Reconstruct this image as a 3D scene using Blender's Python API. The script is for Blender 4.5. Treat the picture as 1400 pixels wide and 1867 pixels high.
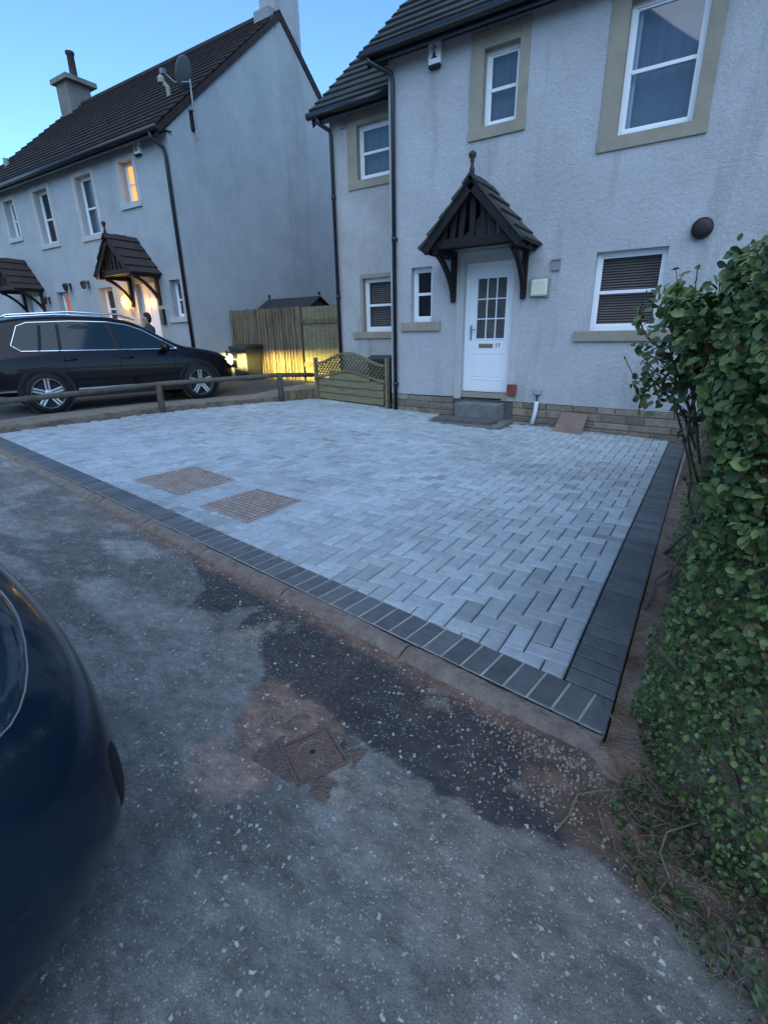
import bpy, bmesh, math, random
import numpy as np
from mathutils import Vector, Matrix
random.seed(7)
rng = np.random.default_rng(7)
for o in list(bpy.data.objects):
    bpy.data.objects.remove(o)
SC = bpy.context.scene
COL = SC.collection
RAD = math.radians

# ------------------------------------------------------------------ camera
yaw, pitch, roll = RAD(32.85354), RAD(20.17667), RAD(-1.12585)
fw = Vector((-math.sin(yaw)*math.cos(pitch), math.cos(yaw)*math.cos(pitch), -math.sin(pitch)))
rt = Vector((math.cos(yaw), math.sin(yaw), 0))
up = rt.cross(fw)
r2 = rt*math.cos(roll) + up*math.sin(roll)
u2 = up*math.cos(roll) - rt*math.sin(roll)
cam_d = bpy.data.cameras.new('camera')
cam = bpy.data.objects.new('camera', cam_d)
COL.objects.link(cam)
cam.matrix_world = Matrix(((r2.x, u2.x, -fw.x, 0), (r2.y, u2.y, -fw.y, 0), (r2.z, u2.z, -fw.z, 1.40), (0, 0, 0, 1)))
cam_d.sensor_fit = 'VERTICAL'
cam_d.sensor_height = 36.0
cam_d.lens = 36.0*886.8/1867
cam_d.clip_start = 0.05
cam_d.clip_end = 3000
SC.camera = cam
SC.render.resolution_x, SC.render.resolution_y = 767, 1024

# ------------------------------------------------------------------ sky, sun, exposure
SUN_EL, SUN_ROT = RAD(20), RAD(125)
w = bpy.data.worlds.new('World')
SC.world = w
w.use_nodes = True
nt = w.node_tree
sky = nt.nodes.new('ShaderNodeTexSky')
sky.sky_type = 'NISHITA'
sky.sun_disc = False
sky.sun_elevation = SUN_EL
sky.sun_rotation = SUN_ROT
sky.air_density = 1.0
sky.dust_density = 0.0
sky.ozone_density = 6.3
bg = nt.nodes['Background']
bg.inputs['Strength'].default_value = 0.062
nt.links.new(sky.outputs[0], bg.inputs[0])
sl = bpy.data.lights.new('sun', 'SUN')
sl.energy = 0.52
sl.angle = RAD(80)
sl.color = (.76, .89, 1.0)
so = bpy.data.objects.new('sun', sl)
COL.objects.link(so)
sd = Vector((.30, -.55, .78))
so.rotation_euler = sd.to_track_quat('Z', 'Y').to_euler()
SC.view_settings.view_transform = 'Standard'
SC.view_settings.look = 'None'
SC.view_settings.exposure = 2.3
SC.view_settings.gamma = 1.0

# ------------------------------------------------------------------ materials
def mat(name, col, rough=0.8, spec=0.3, metal=0.0, var=0.0, vscale=4.0, bump=0.0, bscale=60.0, vcol2=None, bump2=0, b2scale=8, coat=0.0, attr=None, dirt=None, stretch=None):
    m = bpy.data.materials.new(name)
    m.use_nodes = True
    n = m.node_tree.nodes; l = m.node_tree.links
    b = n['Principled BSDF']
    b.inputs['Roughness'].default_value = rough
    b.inputs['Specular IOR Level'].default_value = spec
    b.inputs['Metallic'].default_value = metal
    b.inputs['Coat Weight'].default_value = coat
    b.inputs['Coat Roughness'].default_value = 0.05
    geo = n.new('ShaderNodeNewGeometry')
    src = geo.outputs['Position']
    if stretch:
        mp = n.new('ShaderNodeMapping'); mp.inputs['Scale'].default_value = stretch
        l.new(src, mp.inputs['Vector']); src = mp.outputs[0]
    if attr:
        a = n.new('ShaderNodeVertexColor'); a.layer_name = attr
        cout = a.outputs['Color']
    else:
        rgb = n.new('ShaderNodeRGB'); rgb.outputs[0].default_value = (*col, 1)
        cout = rgb.outputs[0]
    if var > 0:
        no = n.new('ShaderNodeTexNoise'); no.inputs['Scale'].default_value = vscale
        no.inputs['Detail'].default_value = 8; no.inputs['Roughness'].default_value = 0.65
        l.new(src, no.inputs['Vector'])
        mr = n.new('ShaderNodeMapRange')
        mr.inputs[1].default_value = 0.3; mr.inputs[2].default_value = 0.7
        l.new(no.outputs['Fac'], mr.inputs[0])
        mx = n.new('ShaderNodeMix'); mx.data_type = 'RGBA'
        l.new(mr.outputs[0], mx.inputs[0])
        if vcol2 is None:
            h = n.new('ShaderNodeHueSaturation'); h.inputs['Value'].default_value = 1-var
            l.new(cout, h.inputs['Color'])
            h2 = n.new('ShaderNodeHueSaturation'); h2.inputs['Value'].default_value = 1+var
            l.new(cout, h2.inputs['Color'])
            l.new(h.outputs[0], mx.inputs[6]); l.new(h2.outputs[0], mx.inputs[7])
        else:
            l.new(cout, mx.inputs[6]); mx.inputs[7].default_value = (*vcol2, 1)
        cout = mx.outputs[2]
    l.new(cout, b.inputs['Base Color'])
    if bump > 0:
        nb = n.new('ShaderNodeTexNoise'); nb.inputs['Scale'].default_value = bscale
        nb.inputs['Detail'].default_value = 4
        l.new(geo.outputs['Position'], nb.inputs['Vector'])
        bp = n.new('ShaderNodeBump'); bp.inputs['Strength'].default_value = bump
        bp.inputs['Distance'].default_value = 0.02
        l.new(nb.outputs['Fac'], bp.inputs['Height'])
        l.new(bp.outputs[0], b.inputs['Normal'])
    return m

def roughcast(name, col, col2, streak=(0.25, 0.26, 0.25)):
    """wet dash render: pebbly bump, mottling, and rain streaks below eaves and sills"""
    m = bpy.data.materials.new(name); m.use_nodes = True
    n = m.node_tree.nodes; l = m.node_tree.links
    b = n['Principled BSDF']; b.inputs['Roughness'].default_value = 0.9; b.inputs['Specular IOR Level'].default_value = 0.2
    geo = n.new('ShaderNodeNewGeometry')
    n1 = n.new('ShaderNodeTexNoise'); n1.inputs['Scale'].default_value = 1.3; n1.inputs['Detail'].default_value = 10; n1.inputs['Roughness'].default_value = 0.7
    l.new(geo.outputs['Position'], n1.inputs['Vector'])
    mp = n.new('ShaderNodeMapping'); mp.inputs['Scale'].default_value = (2.6, 2.6, 0.28)
    l.new(geo.outputs['Position'], mp.inputs['Vector'])
    n2 = n.new('ShaderNodeTexNoise'); n2.inputs['Scale'].default_value = 1.6; n2.inputs['Detail'].default_value = 6
    l.new(mp.outputs[0], n2.inputs['Vector'])
    mx = n.new('ShaderNodeMix'); mx.data_type = 'RGBA'
    mr = n.new('ShaderNodeMapRange'); mr.inputs[1].default_value = .35; mr.inputs[2].default_value = .65
    l.new(n1.outputs['Fac'], mr.inputs[0]); l.new(mr.outputs[0], mx.inputs[0])
    mx.inputs[6].default_value = (*col, 1); mx.inputs[7].default_value = (*col2, 1)
    mx2 = n.new('ShaderNodeMix'); mx2.data_type = 'RGBA'
    mr2 = n.new('ShaderNodeMapRange'); mr2.inputs[1].default_value = .54; mr2.inputs[2].default_value = .78; mr2.inputs[4].default_value = .55
    l.new(n2.outputs['Fac'], mr2.inputs[0]); l.new(mr2.outputs[0], mx2.inputs[0])
    l.new(mx.outputs[2], mx2.inputs[6]); mx2.inputs[7].default_value = (*streak, 1)
    # grit colour
    v = n.new('ShaderNodeTexVoronoi'); v.inputs['Scale'].default_value = 55
    l.new(geo.outputs['Position'], v.inputs['Vector'])
    hs = n.new('ShaderNodeHueSaturation')
    mrv = n.new('ShaderNodeMapRange'); mrv.inputs[1].default_value = 0; mrv.inputs[2].default_value = .7; mrv.inputs[3].default_value = 1.05; mrv.inputs[4].default_value = .86
    l.new(v.outputs['Distance'], mrv.inputs[0]); l.new(mrv.outputs[0], hs.inputs['Value'])
    l.new(mx2.outputs[2], hs.inputs['Color']); l.new(hs.outputs[0], b.inputs['Base Color'])
    nb = n.new('ShaderNodeTexNoise'); nb.inputs['Scale'].default_value = 20; nb.inputs['Detail'].default_value = 7; nb.inputs['Roughness'].default_value = .72
    l.new(geo.outputs['Position'], nb.inputs['Vector'])
    bp = n.new('ShaderNodeBump'); bp.inputs['Strength'].default_value = 0.75; bp.inputs['Distance'].default_value = 0.03
    l.new(nb.outputs['Fac'], bp.inputs['Height']); l.new(bp.outputs[0], b.inputs['Normal'])
    return m

def glass(name, tint=(0.9, 0.95, 1.0), gl=0.25, rough=0.02):
    m = bpy.data.materials.new(name); m.use_nodes = True
    n = m.node_tree.nodes; l = m.node_tree.links
    n.remove(n['Principled BSDF'])
    t = n.new('ShaderNodeBsdfTransparent'); t.inputs[0].default_value = (*tint, 1)
    g = n.new('ShaderNodeBsdfGlossy'); g.inputs['Roughness'].default_value = rough
    lw_ = n.new('ShaderNodeLayerWeight'); lw_.inputs[0].default_value = .5
    fr = n.new('ShaderNodeMath'); fr.operation = 'POWER'; fr.inputs[1].default_value = 4
    l.new(lw_.outputs['Facing'], fr.inputs[0])
    ad = n.new('ShaderNodeMath'); ad.operation = 'ADD'; ad.inputs[1].default_value = gl; ad.use_clamp = True
    l.new(fr.outputs[0], ad.inputs[0])
    mx = n.new('ShaderNodeMixShader')
    l.new(ad.outputs[0], mx.inputs[0]); l.new(t.outputs[0], mx.inputs[1]); l.new(g.outputs[0], mx.inputs[2])
    l.new(mx.outputs[0], n['Material Output'].inputs[0])
    return m

def emis(name, col, st):
    m = bpy.data.materials.new(name); m.use_nodes = True
    b = m.node_tree.nodes['Principled BSDF']
    b.inputs['Base Color'].default_value = (*col, 1)
    b.inputs['Emission Color'].default_value = (*col, 1); b.inputs['Emission Strength'].default_value = st
    return m

M = {}
M['wall'] = roughcast('painted_roughcast', (.43, .44, .45), (.51, .52, .53))
M['wall_wing'] = roughcast('weathered_roughcast', (.40, .39, .37), (.52, .52, .51), (.24, .23, .21))
M['wall_far'] = roughcast('grey_roughcast', (.36, .39, .40), (.44, .47, .48), (.34, .36, .36))
M['chim'] = roughcast('weathered_chimney_render', (.15, .15, .14), (.22, .22, .21))
M['chimwall'] = roughcast('toned_down_render', (.335, .36, .37), (.42, .445, .455))  # grey_roughcast darkened to offset the extra sky light on the chimney
M['galvdark'] = mat('dull_grey_metal', (.10, .11, .115), .6, .3)
M['sand'] = mat('cast_sandstone', (.30, .265, .205), .85, var=.14, vscale=3, bump=.3, bscale=90)
M['sandlight'] = mat('pale_painted_stone', (.44, .44, .42), .85, var=.12, vscale=3, bump=.3, bscale=90)
M['white'] = mat('white_upvc', (.78, .80, .82), .3, .5, var=.03, vscale=2)
M['black'] = mat('black_plastic', (.012, .013, .016), .35, .5, var=.3, vscale=6)
M['blackwood'] = mat('dark_stained_wood', (.011, .009, .009), .6, .3, var=.4, vscale=5, bump=.3, bscale=50, stretch=(1, 1, 6))
M['brownwood'] = mat('brown_stained_wood', (.028, .017, .013), .6, .3, var=.4, vscale=5, bump=.3, bscale=50)
M['tile_dark'] = mat('dark_concrete_tile', (.030, .032, .032), .75, .3, var=.35, vscale=2.2, bump=.6, bscale=35, vcol2=(.060, .062, .056))
M['tile_brown'] = mat('brown_concrete_tile', (.034, .027, .027), .85, .2, var=.3, vscale=2.0, bump=.6, bscale=35, vcol2=(.052, .041, .039))
M['glass'] = glass('window_glass', (.85, .9, .95), .11)
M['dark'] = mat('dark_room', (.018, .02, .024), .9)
M['blind'] = mat('brown_blind', (.30, .22, .165), .6, var=.1)
M['net'] = mat('net_curtain', (.085, .105, .125), .9, var=.2, vscale=1.2, stretch=(8, 1, .5))
M['net2'] = mat('pale_curtain', (.36, .40, .44), .9, var=.1)
M['frost'] = mat('obscure_glass', (.075, .08, .078), .22, .6, var=.5, vscale=3)
M['brass'] = mat('aged_brass', (.30, .24, .13), .4, .5, metal=.6)
M['steel'] = mat('brushed_steel', (.35, .35, .36), .35, .5, metal=.9)
M['galv'] = mat('galvanised_metal', (.25, .26, .27), .5, .5, metal=.7, var=.2)
M['cream'] = mat('cream_plastic', (.62, .63, .47), .5, .4, var=.06, vscale=6)
M['greyp'] = mat('grey_plastic', (.30, .32, .33), .6, .4)
M['greyp2'] = mat('mid_grey_vent', (.22, .24, .25), .7)
M['rust'] = mat('brick_red_plastic', (.20, .055, .045), .6, var=.2, vscale=8)
M['step'] = mat('precast_step', (.17, .17, .165), .9, var=.3, vscale=5, bump=.4, bscale=70)
M['stepdark'] = mat('damp_concrete', (.105, .105, .105), .8, var=.3, vscale=5, bump=.4, bscale=70)
M['slab'] = mat('red_sandstone_slab', (.21, .15, .12), .9, var=.2, vscale=5, bump=.4)
M['wood_old'] = mat('weathered_timber', (.15, .115, .072), .85, var=.6, vscale=2.5, bump=.6, bscale=40, stretch=(6, 6, .7))
M['wood_green'] = mat('treated_panel_timber', (.20, .175, .10), .85, var=.3, vscale=2.5, bump=.5, bscale=40, stretch=(1, 1, 8))
M['rail'] = mat('round_rail_timber', (.10, .085, .065), .85, var=.35, vscale=6, bump=.5)
M['felt'] = mat('shed_felt', (.03, .032, .035), .9)
M['bin'] = mat('black_bin_plastic', (.03, .032, .034), .38, .5)
M['kerb'] = mat('concrete_kerb', (.25, .21, .18), .95, var=.35, vscale=13, bump=1, bscale=45, vcol2=(.15, .11, .088))
M['iron'] = mat('cast_iron', (.13, .09, .075), .85, .3, var=.5, vscale=30, bump=.9, vcol2=(.21, .14, .115), bscale=120)
M['siltm'] = mat('dried_silt', (.20, .14, .112), .95, var=.5, vscale=25, bump=1, bscale=90, vcol2=(.10, .085, .078))
M['ironmark'] = mat('worn_lettering', (.21, .17, .15), .8, .3, var=.4, vscale=40)
M['cover'] = mat('worn_iron_cover', (.35, .285, .25), .75, .4, metal=.1, var=.35, vscale=9, bump=.4)
M['concrete'] = mat('old_concrete', (.22, .20, .17), .9, var=.25, vscale=3, bump=.5)
M['soil'] = mat('reddish_soil', (.14, .080, .058), .95, var=.4, vscale=11, bump=1, bscale=70, vcol2=(.30, .235, .175))
M['paint_suv'] = mat('dark_metallic_paint', (.005, .0035, .006), .30, .22, metal=.0, coat=.22)
M['paint_near'] = mat('blue_black_paint', (.004, .013, .028), .24, .35, coat=.35)
M['chrome'] = mat('chrome', (.75, .78, .8), .12, .5, metal=1)
M['alloy'] = mat('alloy', (.55, .56, .58), .3, .5, metal=.8)
M['tyre'] = mat('tyre_rubber', (.012, .012, .013), .8)
M['carglass'] = glass('car_glass', (.35, .42, .45), .18)
M['trim'] = mat('black_trim', (.012, .012, .014), .6)
M['seat'] = mat('car_interior', (.03, .03, .032), .8)
M['lens'] = glass('lamp_lens', (.8, .85, .9), .3)
M['red'] = emis('tail_lamp', (.8, .02, .03), 1.2)
M['head'] = emis('headlamp_glow', (1, .92, .6), 6)
M['lit'] = emis('lit_window', (1.0, .42, .10), .30)
M['litred'] = emis('lit_curtain', (.55, .18, .10), .12)
M['lamp'] = emis('lamp_bulb', (1.0, .50, .07), 1.6)
M['skin'] = mat('skin', (.35, .22, .17), .6)
M['hair'] = mat('dark_hair', (.012, .01, .01), .6)
M['jacket'] = mat('dark_jacket', (.035, .035, .03), .85)
M['bark'] = mat('bark', (.13, .10, .075), .9, var=.4, vscale=20, bump=.5)
M['pale'] = mat('pale_timber', (.27, .25, .21), .8, var=.2)
M['twig'] = mat('dry_twig', (.17, .13, .09), .85, var=.3, vscale=30)
M['chip'] = mat('pale_chippings', (.26, .22, .18), .85, var=.3, vscale=60)
M['carsideglass'] = mat('tinted_car_glass', (.008, .020, .024), .05, .35, coat=.1)
M['lensdark'] = mat('headlamp_lens', (.015, .03, .045), .08, .6, coat=.5)
M['bluepipe'] = mat('pale_blue_pipe', (.55, .62, .66), .5)

# ------------------------------------------------------------------ helpers
def tag(o, label=None, cat=None, group=None, kind=None):
    if label: o['label'] = label
    if cat: o['category'] = cat
    if group: o['group'] = group
    if kind: o['kind'] = kind
    return o

def thing(name, label, cat, loc=(0, 0, 0), rz=0, group=None):
    o = bpy.data.objects.new(name, None)
    o.empty_display_size = .1
    COL.objects.link(o)
    o.location = loc; o.rotation_euler = (0, 0, rz)
    return tag(o, label, cat, group)

class MB:
    def __init__(s): s.v = []; s.f = []
    def add(s, vs, fs):
        k = len(s.v); s.v += [tuple(p) for p in vs]; s.f += [tuple(i+k for i in f) for f in fs]; return s
    def box(s, a, b):
        x0, y0, z0 = a; x1, y1, z1 = b
        return s.add([(x0,y0,z0),(x1,y0,z0),(x1,y1,z0),(x0,y1,z0),(x0,y0,z1),(x1,y0,z1),(x1,y1,z1),(x0,y1,z1)],
                     [(0,3,2,1),(4,5,6,7),(0,1,5,4),(1,2,6,5),(2,3,7,6),(3,0,4,7)])
    def obox(s, c, ax, ay, az):
        """box centred c with half-axis vectors"""
        c, ax, ay, az = map(Vector, (c, ax, ay, az))
        vs = [c+sx*ax+sy*ay+sz*az for sz in (-1, 1) for sx, sy in ((-1,-1),(1,-1),(1,1),(-1,1))]
        return s.add(vs, [(0,3,2,1),(4,5,6,7),(0,1,5,4),(1,2,6,5),(2,3,7,6),(3,0,4,7)])
    def beam(s, p, q, w, h, upv=(0, 0, 1)):
        p, q = Vector(p), Vector(q); d = (q-p); n = d.normalized(); u = Vector(upv)
        sd_ = n.cross(u); sd_.normalize(); u = sd_.cross(n)
        return s.obox((p+q)/2, d/2, sd_*w/2, u*h/2)
    def prism(s, poly, vec):
        """poly list of 3D points, extruded along vec"""
        n = len(poly); vec = Vector(vec)
        vs = [Vector(p) for p in poly] + [Vector(p)+vec for p in poly]
        fs = [tuple(range(n-1, -1, -1)), tuple(range(n, 2*n))] + [(i, (i+1) % n, n+(i+1) % n, n+i) for i in range(n)]
        return s.add(vs, fs)
    def tube(s, path, r, seg=10, cap=True):
        path = [Vector(p) for p in path]; n = len(path)
        rs = r if isinstance(r, (list, tuple)) else [r]*n
        vs = []; prev = None
        for i, p in enumerate(path):
            t = (path[min(i+1, n-1)]-path[max(i-1, 0)]).normalized()
            if prev is None:
                a = t.orthogonal().normalized()
            else:
                a = (prev - t*prev.dot(t)).normalized()
            prev = a; b = t.cross(a)
            for k in range(seg):
                an = 2*math.pi*k/seg
                vs.append(p + rs[i]*(math.cos(an)*a + math.sin(an)*b))
        fs = [(i*seg+k, i*seg+(k+1) % seg, (i+1)*seg+(k+1) % seg, (i+1)*seg+k) for i in range(n-1) for k in range(seg)]
        if cap: fs += [tuple(range(seg-1, -1, -1)), tuple(range((n-1)*seg, n*seg))]
        return s.add(vs, fs)
    def lathe(s, prof, c, axis='Z', seg=20, cap=True):
        """prof: list of (r, h)"""
        c = Vector(c); vs = []
        for r, h in prof:
            for k in range(seg):
                a = 2*math.pi*k/seg; x, y = r*math.cos(a), r*math.sin(a)
                vs.append(c + (Vector((x, y, h)) if axis == 'Z' else Vector((x, h, y)) if axis == 'Y' else Vector((h, x, y))))
        n = len(prof)
        fs = [(i*seg+k, i*seg+(k+1) % seg, (i+1)*seg+(k+1) % seg, (i+1)*seg+k) for i in range(n-1) for k in range(seg)]
        if cap: fs += [tuple(range(seg-1, -1, -1)), tuple(range((n-1)*seg, n*seg))]
        return s.add(vs, fs)
    def build(s, name, m, parent=None, smooth=False, bevel=0, label=None, sub=0, fix=True):
        me = bpy.data.meshes.new(name)
        me.from_pydata(s.v, [], s.f)
        if fix:
            bm = bmesh.new(); bm.from_mesh(me)
            bmesh.ops.recalc_face_normals(bm, faces=bm.faces); bm.to_mesh(me); bm.free()
        me.materials.append(m)
        if smooth:
            me.polygons.foreach_set('use_smooth', [True]*len(me.polygons))
        o = bpy.data.objects.new(name, me); COL.objects.link(o)
        if parent is not None: o.parent = parent
        if bevel:
            b = o.modifiers.new('bevel', 'BEVEL'); b.width = bevel; b.segments = 2; b.limit_method = 'ANGLE'
        if sub:
            b = o.modifiers.new('sub', 'SUBSURF'); b.levels = sub; b.render_levels = sub
        if label: o['label'] = label
        return o

def box(name, a, b, m, parent=None, bevel=0, label=None):
    return MB().box(a, b).build(name, m, parent, bevel=bevel, label=label)

def facade(x0, x1, z0, z1, holes, Y, depth=.11, ztop=None, zbot=None):
    """wall facing -Y with real openings and reveals"""
    xs = sorted({x0, x1, *[h[0] for h in holes], *[h[1] for h in holes]})
    zs = sorted({z0, z1, *[h[2] for h in holes], *[h[3] for h in holes]})
    mb = MB()
    for i in range(len(xs)-1):
        for j in range(len(zs)-1):
            cx, cz = (xs[i]+xs[i+1])/2, (zs[j]+zs[j+1])/2
            if any(h[0] < cx < h[1] and h[2] < cz < h[3] for h in holes): continue
            a, b, c, d = xs[i], xs[i+1], zs[j], zs[j+1]
            mb.add([(a, Y, c), (b, Y, c), (b, Y, d), (a, Y, d)], [(0, 1, 2, 3)])
    for a, b, c, d in holes:
        y2 = Y+depth
        mb.add([(a,Y,c),(a,y2,c),(a,y2,d),(a,Y,d)], [(0,1,2,3)])
        mb.add([(b,Y,c),(b,Y,d),(b,y2,d),(b,y2,c)], [(0,1,2,3)])
        mb.add([(a,Y,c),(b,Y,c),(b,y2,c),(a,y2,c)], [(0,1,2,3)])
        mb.add([(a,Y,d),(a,y2,d),(b,y2,d),(b,Y,d)], [(0,1,2,3)])
    return mb

def window(parent, x0, x1, z0, z1, Y, rev=.10, rail=.5, fr=.055, style='net', label=None, surround=None, sill=None, smat=None, backdepth=.12):
    """upvc window: frame mesh is the part; pane, sill, surround, blind are sub-parts"""
    y = Y+rev
    mb = MB()
    mb.box((x0, y, z0), (x0+fr, y+.06, z1)).box((x1-fr, y, z0), (x1, y+.06, z1))
    mb.box((x0+fr, y+.001, z1-fr), (x1-fr, y+.059, z1)).box((x0+fr, y-.012, z0), (x1-fr, y+.059, z0+fr*1.35))
    f2 = .024
    ix0, ix1, iz0, iz1 = x0+fr, x1-fr, z0+fr*1.35, z1-fr
    mb.box((ix0, y+.015, iz0), (ix0+f2, y+.052, iz1)).box((ix1-f2, y+.015, iz0), (ix1, y+.052, iz1))
    mb.box((ix0+f2, y+.015, iz0), (ix1-f2, y+.052, iz0+f2)).box((ix0+f2, y+.015, iz1-f2), (ix1-f2, y+.052, iz1))
    if rail:
        zr = z0+(z1-z0)*rail
        mb.box((ix0+f2, y+.005, zr-.022), (ix1-f2, y+.05, zr+.022))
    fo = mb.build('window', M['white'], parent, bevel=.004, label=label)
    pm = MB().add([(ix0, y+.035, iz0), (ix1, y+.035, iz0), (ix1, y+.035, iz1), (ix0, y+.035, iz1)], [(0,1,2,3)])
    pm.build('pane', M['glass'], fo)
    yb = y+backdepth
    if style == 'net':
        MB().box((x0-.15, yb, z0-.1), (x1+.15, yb+.01, z1+.15)).build('curtain', M['net'], fo)
    elif style == 'side':
        MB().box((x0-.3, yb+.1, z0-.1), (x1+.3, yb+.11, z1+.4)).build('roller_blind', M['net'], fo)
        c = MB()
        for k in range(3):
            c.tube([(x0+.03+k*.035, yb, z0-.05), (x0+.035+k*.035, yb, z1+.05)], .022, 8)
        c.build('curtain', M['net2'], fo)
    elif style == 'blind':
        b = MB(); k = 0; z = z0+.04
        while z < z1-.03:
            b.obox(((x0+x1)/2, yb, z), ((x1-x0)/2-.05, 0, 0), (0, .016, .011), (0, -.0008, .001))
            z += .036
        b.build('blind', M['blind'], fo)
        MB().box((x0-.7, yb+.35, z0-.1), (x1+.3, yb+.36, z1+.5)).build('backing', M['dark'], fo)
    elif style == 'lit':
        MB().box((x0-.2, yb, z0-.1), (x1+.1, yb+.01, z1+.3)).build('curtain', M['lit'], fo)
    elif style == 'litred':
        MB().box((x0-.2, yb, z0-.1), (x1+.1, yb+.01, z1+.3)).build('curtain', M['litred'], fo)
    else:
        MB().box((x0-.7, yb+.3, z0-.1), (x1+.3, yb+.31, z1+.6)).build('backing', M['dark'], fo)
    sm = smat or M['sand']
    if surround:
        ax, bx, az, bz = surround   # outer extents
        pr = .016
        MB().box((ax, Y-pr, az), (x0+.003, Y+.09, bz)).box((x1-.003, Y-pr, az), (bx, Y+.09, bz)) \
            .box((x0+.003, Y-pr+.001, z1-.003), (x1-.003, Y+.09, bz)).box((ax-.004, Y-pr-.012, az-.004), (bx+.004, Y+.095, z0+.004)).build('surround', sm, fo, bevel=.005)
    if sill:
        ax, bx, az, bz, pr = sill
        MB().box((ax, Y-pr, az), (bx, Y+.095, bz+.004)).build('sill', sm, fo, bevel=.008)
    return fo

def tiled_slope(name, p_eave0, p_eave1, upvec, length, m, parent, course=.30, th=.035, over=.06, seed=1, jag=.012, label=None):
    """courses of overlapping tiles on a sloping plane. upvec: unit vector up slope"""
    a, b, u = Vector(p_eave0), Vector(p_eave1), Vector(upvec).normalized()
    d = (b-a); L = d.length; d.normalize(); nrm = d.cross(u)
    if nrm.z < 0: nrm = -nrm
    r = random.Random(seed); mb = MB(); n = int(math.ceil(length/course))
    tw = .30
    for i in range(n):
        s0 = i*course-over*(i > 0); s1 = min((i+1)*course, length)
        k = 0; x = -(tw/2 if i % 2 else 0)
        while x < L:
            xa, xb = max(x, 0)+.0015, min(x+tw, L)-.0015
            x += tw
            if xb-xa < .03: continue
            e0 = 0 if xa > .01 else r.uniform(-jag, jag)
            lift = r.uniform(-.003, .003)
            q0 = a+d*(xa+e0)+u*(s0+r.uniform(-.004, .004)); q1 = a+d*xb+u*s0; q2 = a+d*xb+u*s1; q3 = a+d*(xa+e0)+u*s1
            top = th+.022+lift
            vs = [q0, q1, q2, q3, q0+nrm*top, q1+nrm*top, q2+nrm*(th*.45), q3+nrm*(th*.45)]
            mb.add(vs, [(0,3,2,1),(4,5,6,7),(0,1,5,4),(1,2,6,5),(2,3,7,6),(3,0,4,7)])
    return mb.build(name, m, parent, fix=True, label=label)

def text_mesh(name, body, size, m, parent, loc, rot, ext=.002):
    cu = bpy.data.curves.new(name, 'FONT'); cu.body = body; cu.size = size; cu.extrude = ext
    cu.align_x = 'CENTER'; cu.align_y = 'CENTER'
    t = bpy.data.objects.new(name, cu); COL.objects.link(t)
    bpy.context.view_layer.update()
    me = bpy.data.meshes.new_from_object(t)
    bpy.data.objects.remove(t)
    me.materials.clear(); me.materials.append(m)
    o = bpy.data.objects.new(name, me); COL.objects.link(o)
    o.location = loc; o.rotation_euler = rot; o.parent = parent
    return o

def noise2(x, y, seed=0):
    xi = np.floor(x).astype(np.int64); yi = np.floor(y).astype(np.int64)
    xf = x-xi; yf = y-yi
    def h(a, b):
        n = (a*374761393 + b*668265263 + seed*974634777) & 0x7fffffff
        n = ((n ^ (n >> 13))*1274126177) & 0x7fffffff
        return ((n ^ (n >> 16)) & 0xffff)/65535.0
    u = xf*xf*(3-2*xf); v = yf*yf*(3-2*yf)
    return (h(xi, yi)*(1-u)+h(xi+1, yi)*u)*(1-v) + (h(xi, yi+1)*(1-u)+h(xi+1, yi+1)*u)*v
def fbm(x, y, sc, oct=5, seed=0):
    s = 0; a = .5; t = 0
    for i in range(oct):
        s = s+a*noise2(x*sc, y*sc, seed+i*17); t += a; a *= .55; sc *= 2.03
    return s/t
def inpoly(x, y, poly):
    ins = np.zeros(np.shape(x), bool); n = len(poly)
    for i in range(n):
        x1, y1 = poly[i]; x2, y2 = poly[(i+1) % n]
        c = ((y1 > y) != (y2 > y)) & (x < (x2-x1)*(y-y1)/(y2-y1+1e-12)+x1)
        ins ^= c
    return ins

# ================================================================== GROUND
def sstep(t): t = np.clip(t, 0, 1); return t*t*(3-2*t)
def gz(x, y):
    return -0.18*sstep((np.asarray(y, float)-1.9)/6.4)*np.clip((np.asarray(x, float)+5.1)/5.0, 0, 1)
def kerb_y(x):            # back edge of the kerb = front edge of the paving
    return 1.60+(-.083-x)*.1465

def sheet(name, xs, ys, zf, m, colf=None, keep=None, smooth=True):
    X, Y = np.meshgrid(xs, ys); Z = zf(X, Y)
    V = np.stack([X, Y, Z], -1).reshape(-1, 3)
    nx, ny = len(xs), len(ys)
    idx = np.arange(nx*ny).reshape(ny, nx)
    F = np.stack([idx[:-1, :-1], idx[:-1, 1:], idx[1:, 1:], idx[1:, :-1]], -1).reshape(-1, 4)
    if keep is not None:
        cx = V[F].mean(1); F = F[keep(cx[:, 0], cx[:, 1])]
    me = bpy.data.meshes.new(name)
    me.from_pydata(V.tolist(), [], F.tolist())
    me.materials.append(m)
    if smooth: me.polygons.foreach_set('use_smooth', [True]*len(me.polygons))
    if colf is not None:
        c = colf(V[:, 0], V[:, 1])
        at = me.color_attributes.new('Col', 'FLOAT_COLOR', 'POINT')
        at.data.foreach_set('color', np.concatenate([c, np.ones((len(c), 1))], 1).astype(np.float32).ravel())
    o = bpy.data.objects.new(name, me); COL.objects.link(o)
    return o

g = MB().add([(-400, -400, -.45), (400, -400, -.45), (400, 400, -.45), (-400, 400, -.45)], [(0, 1, 2, 3)]).build('ground', M['soil'])
tag(g, kind='structure')

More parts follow.
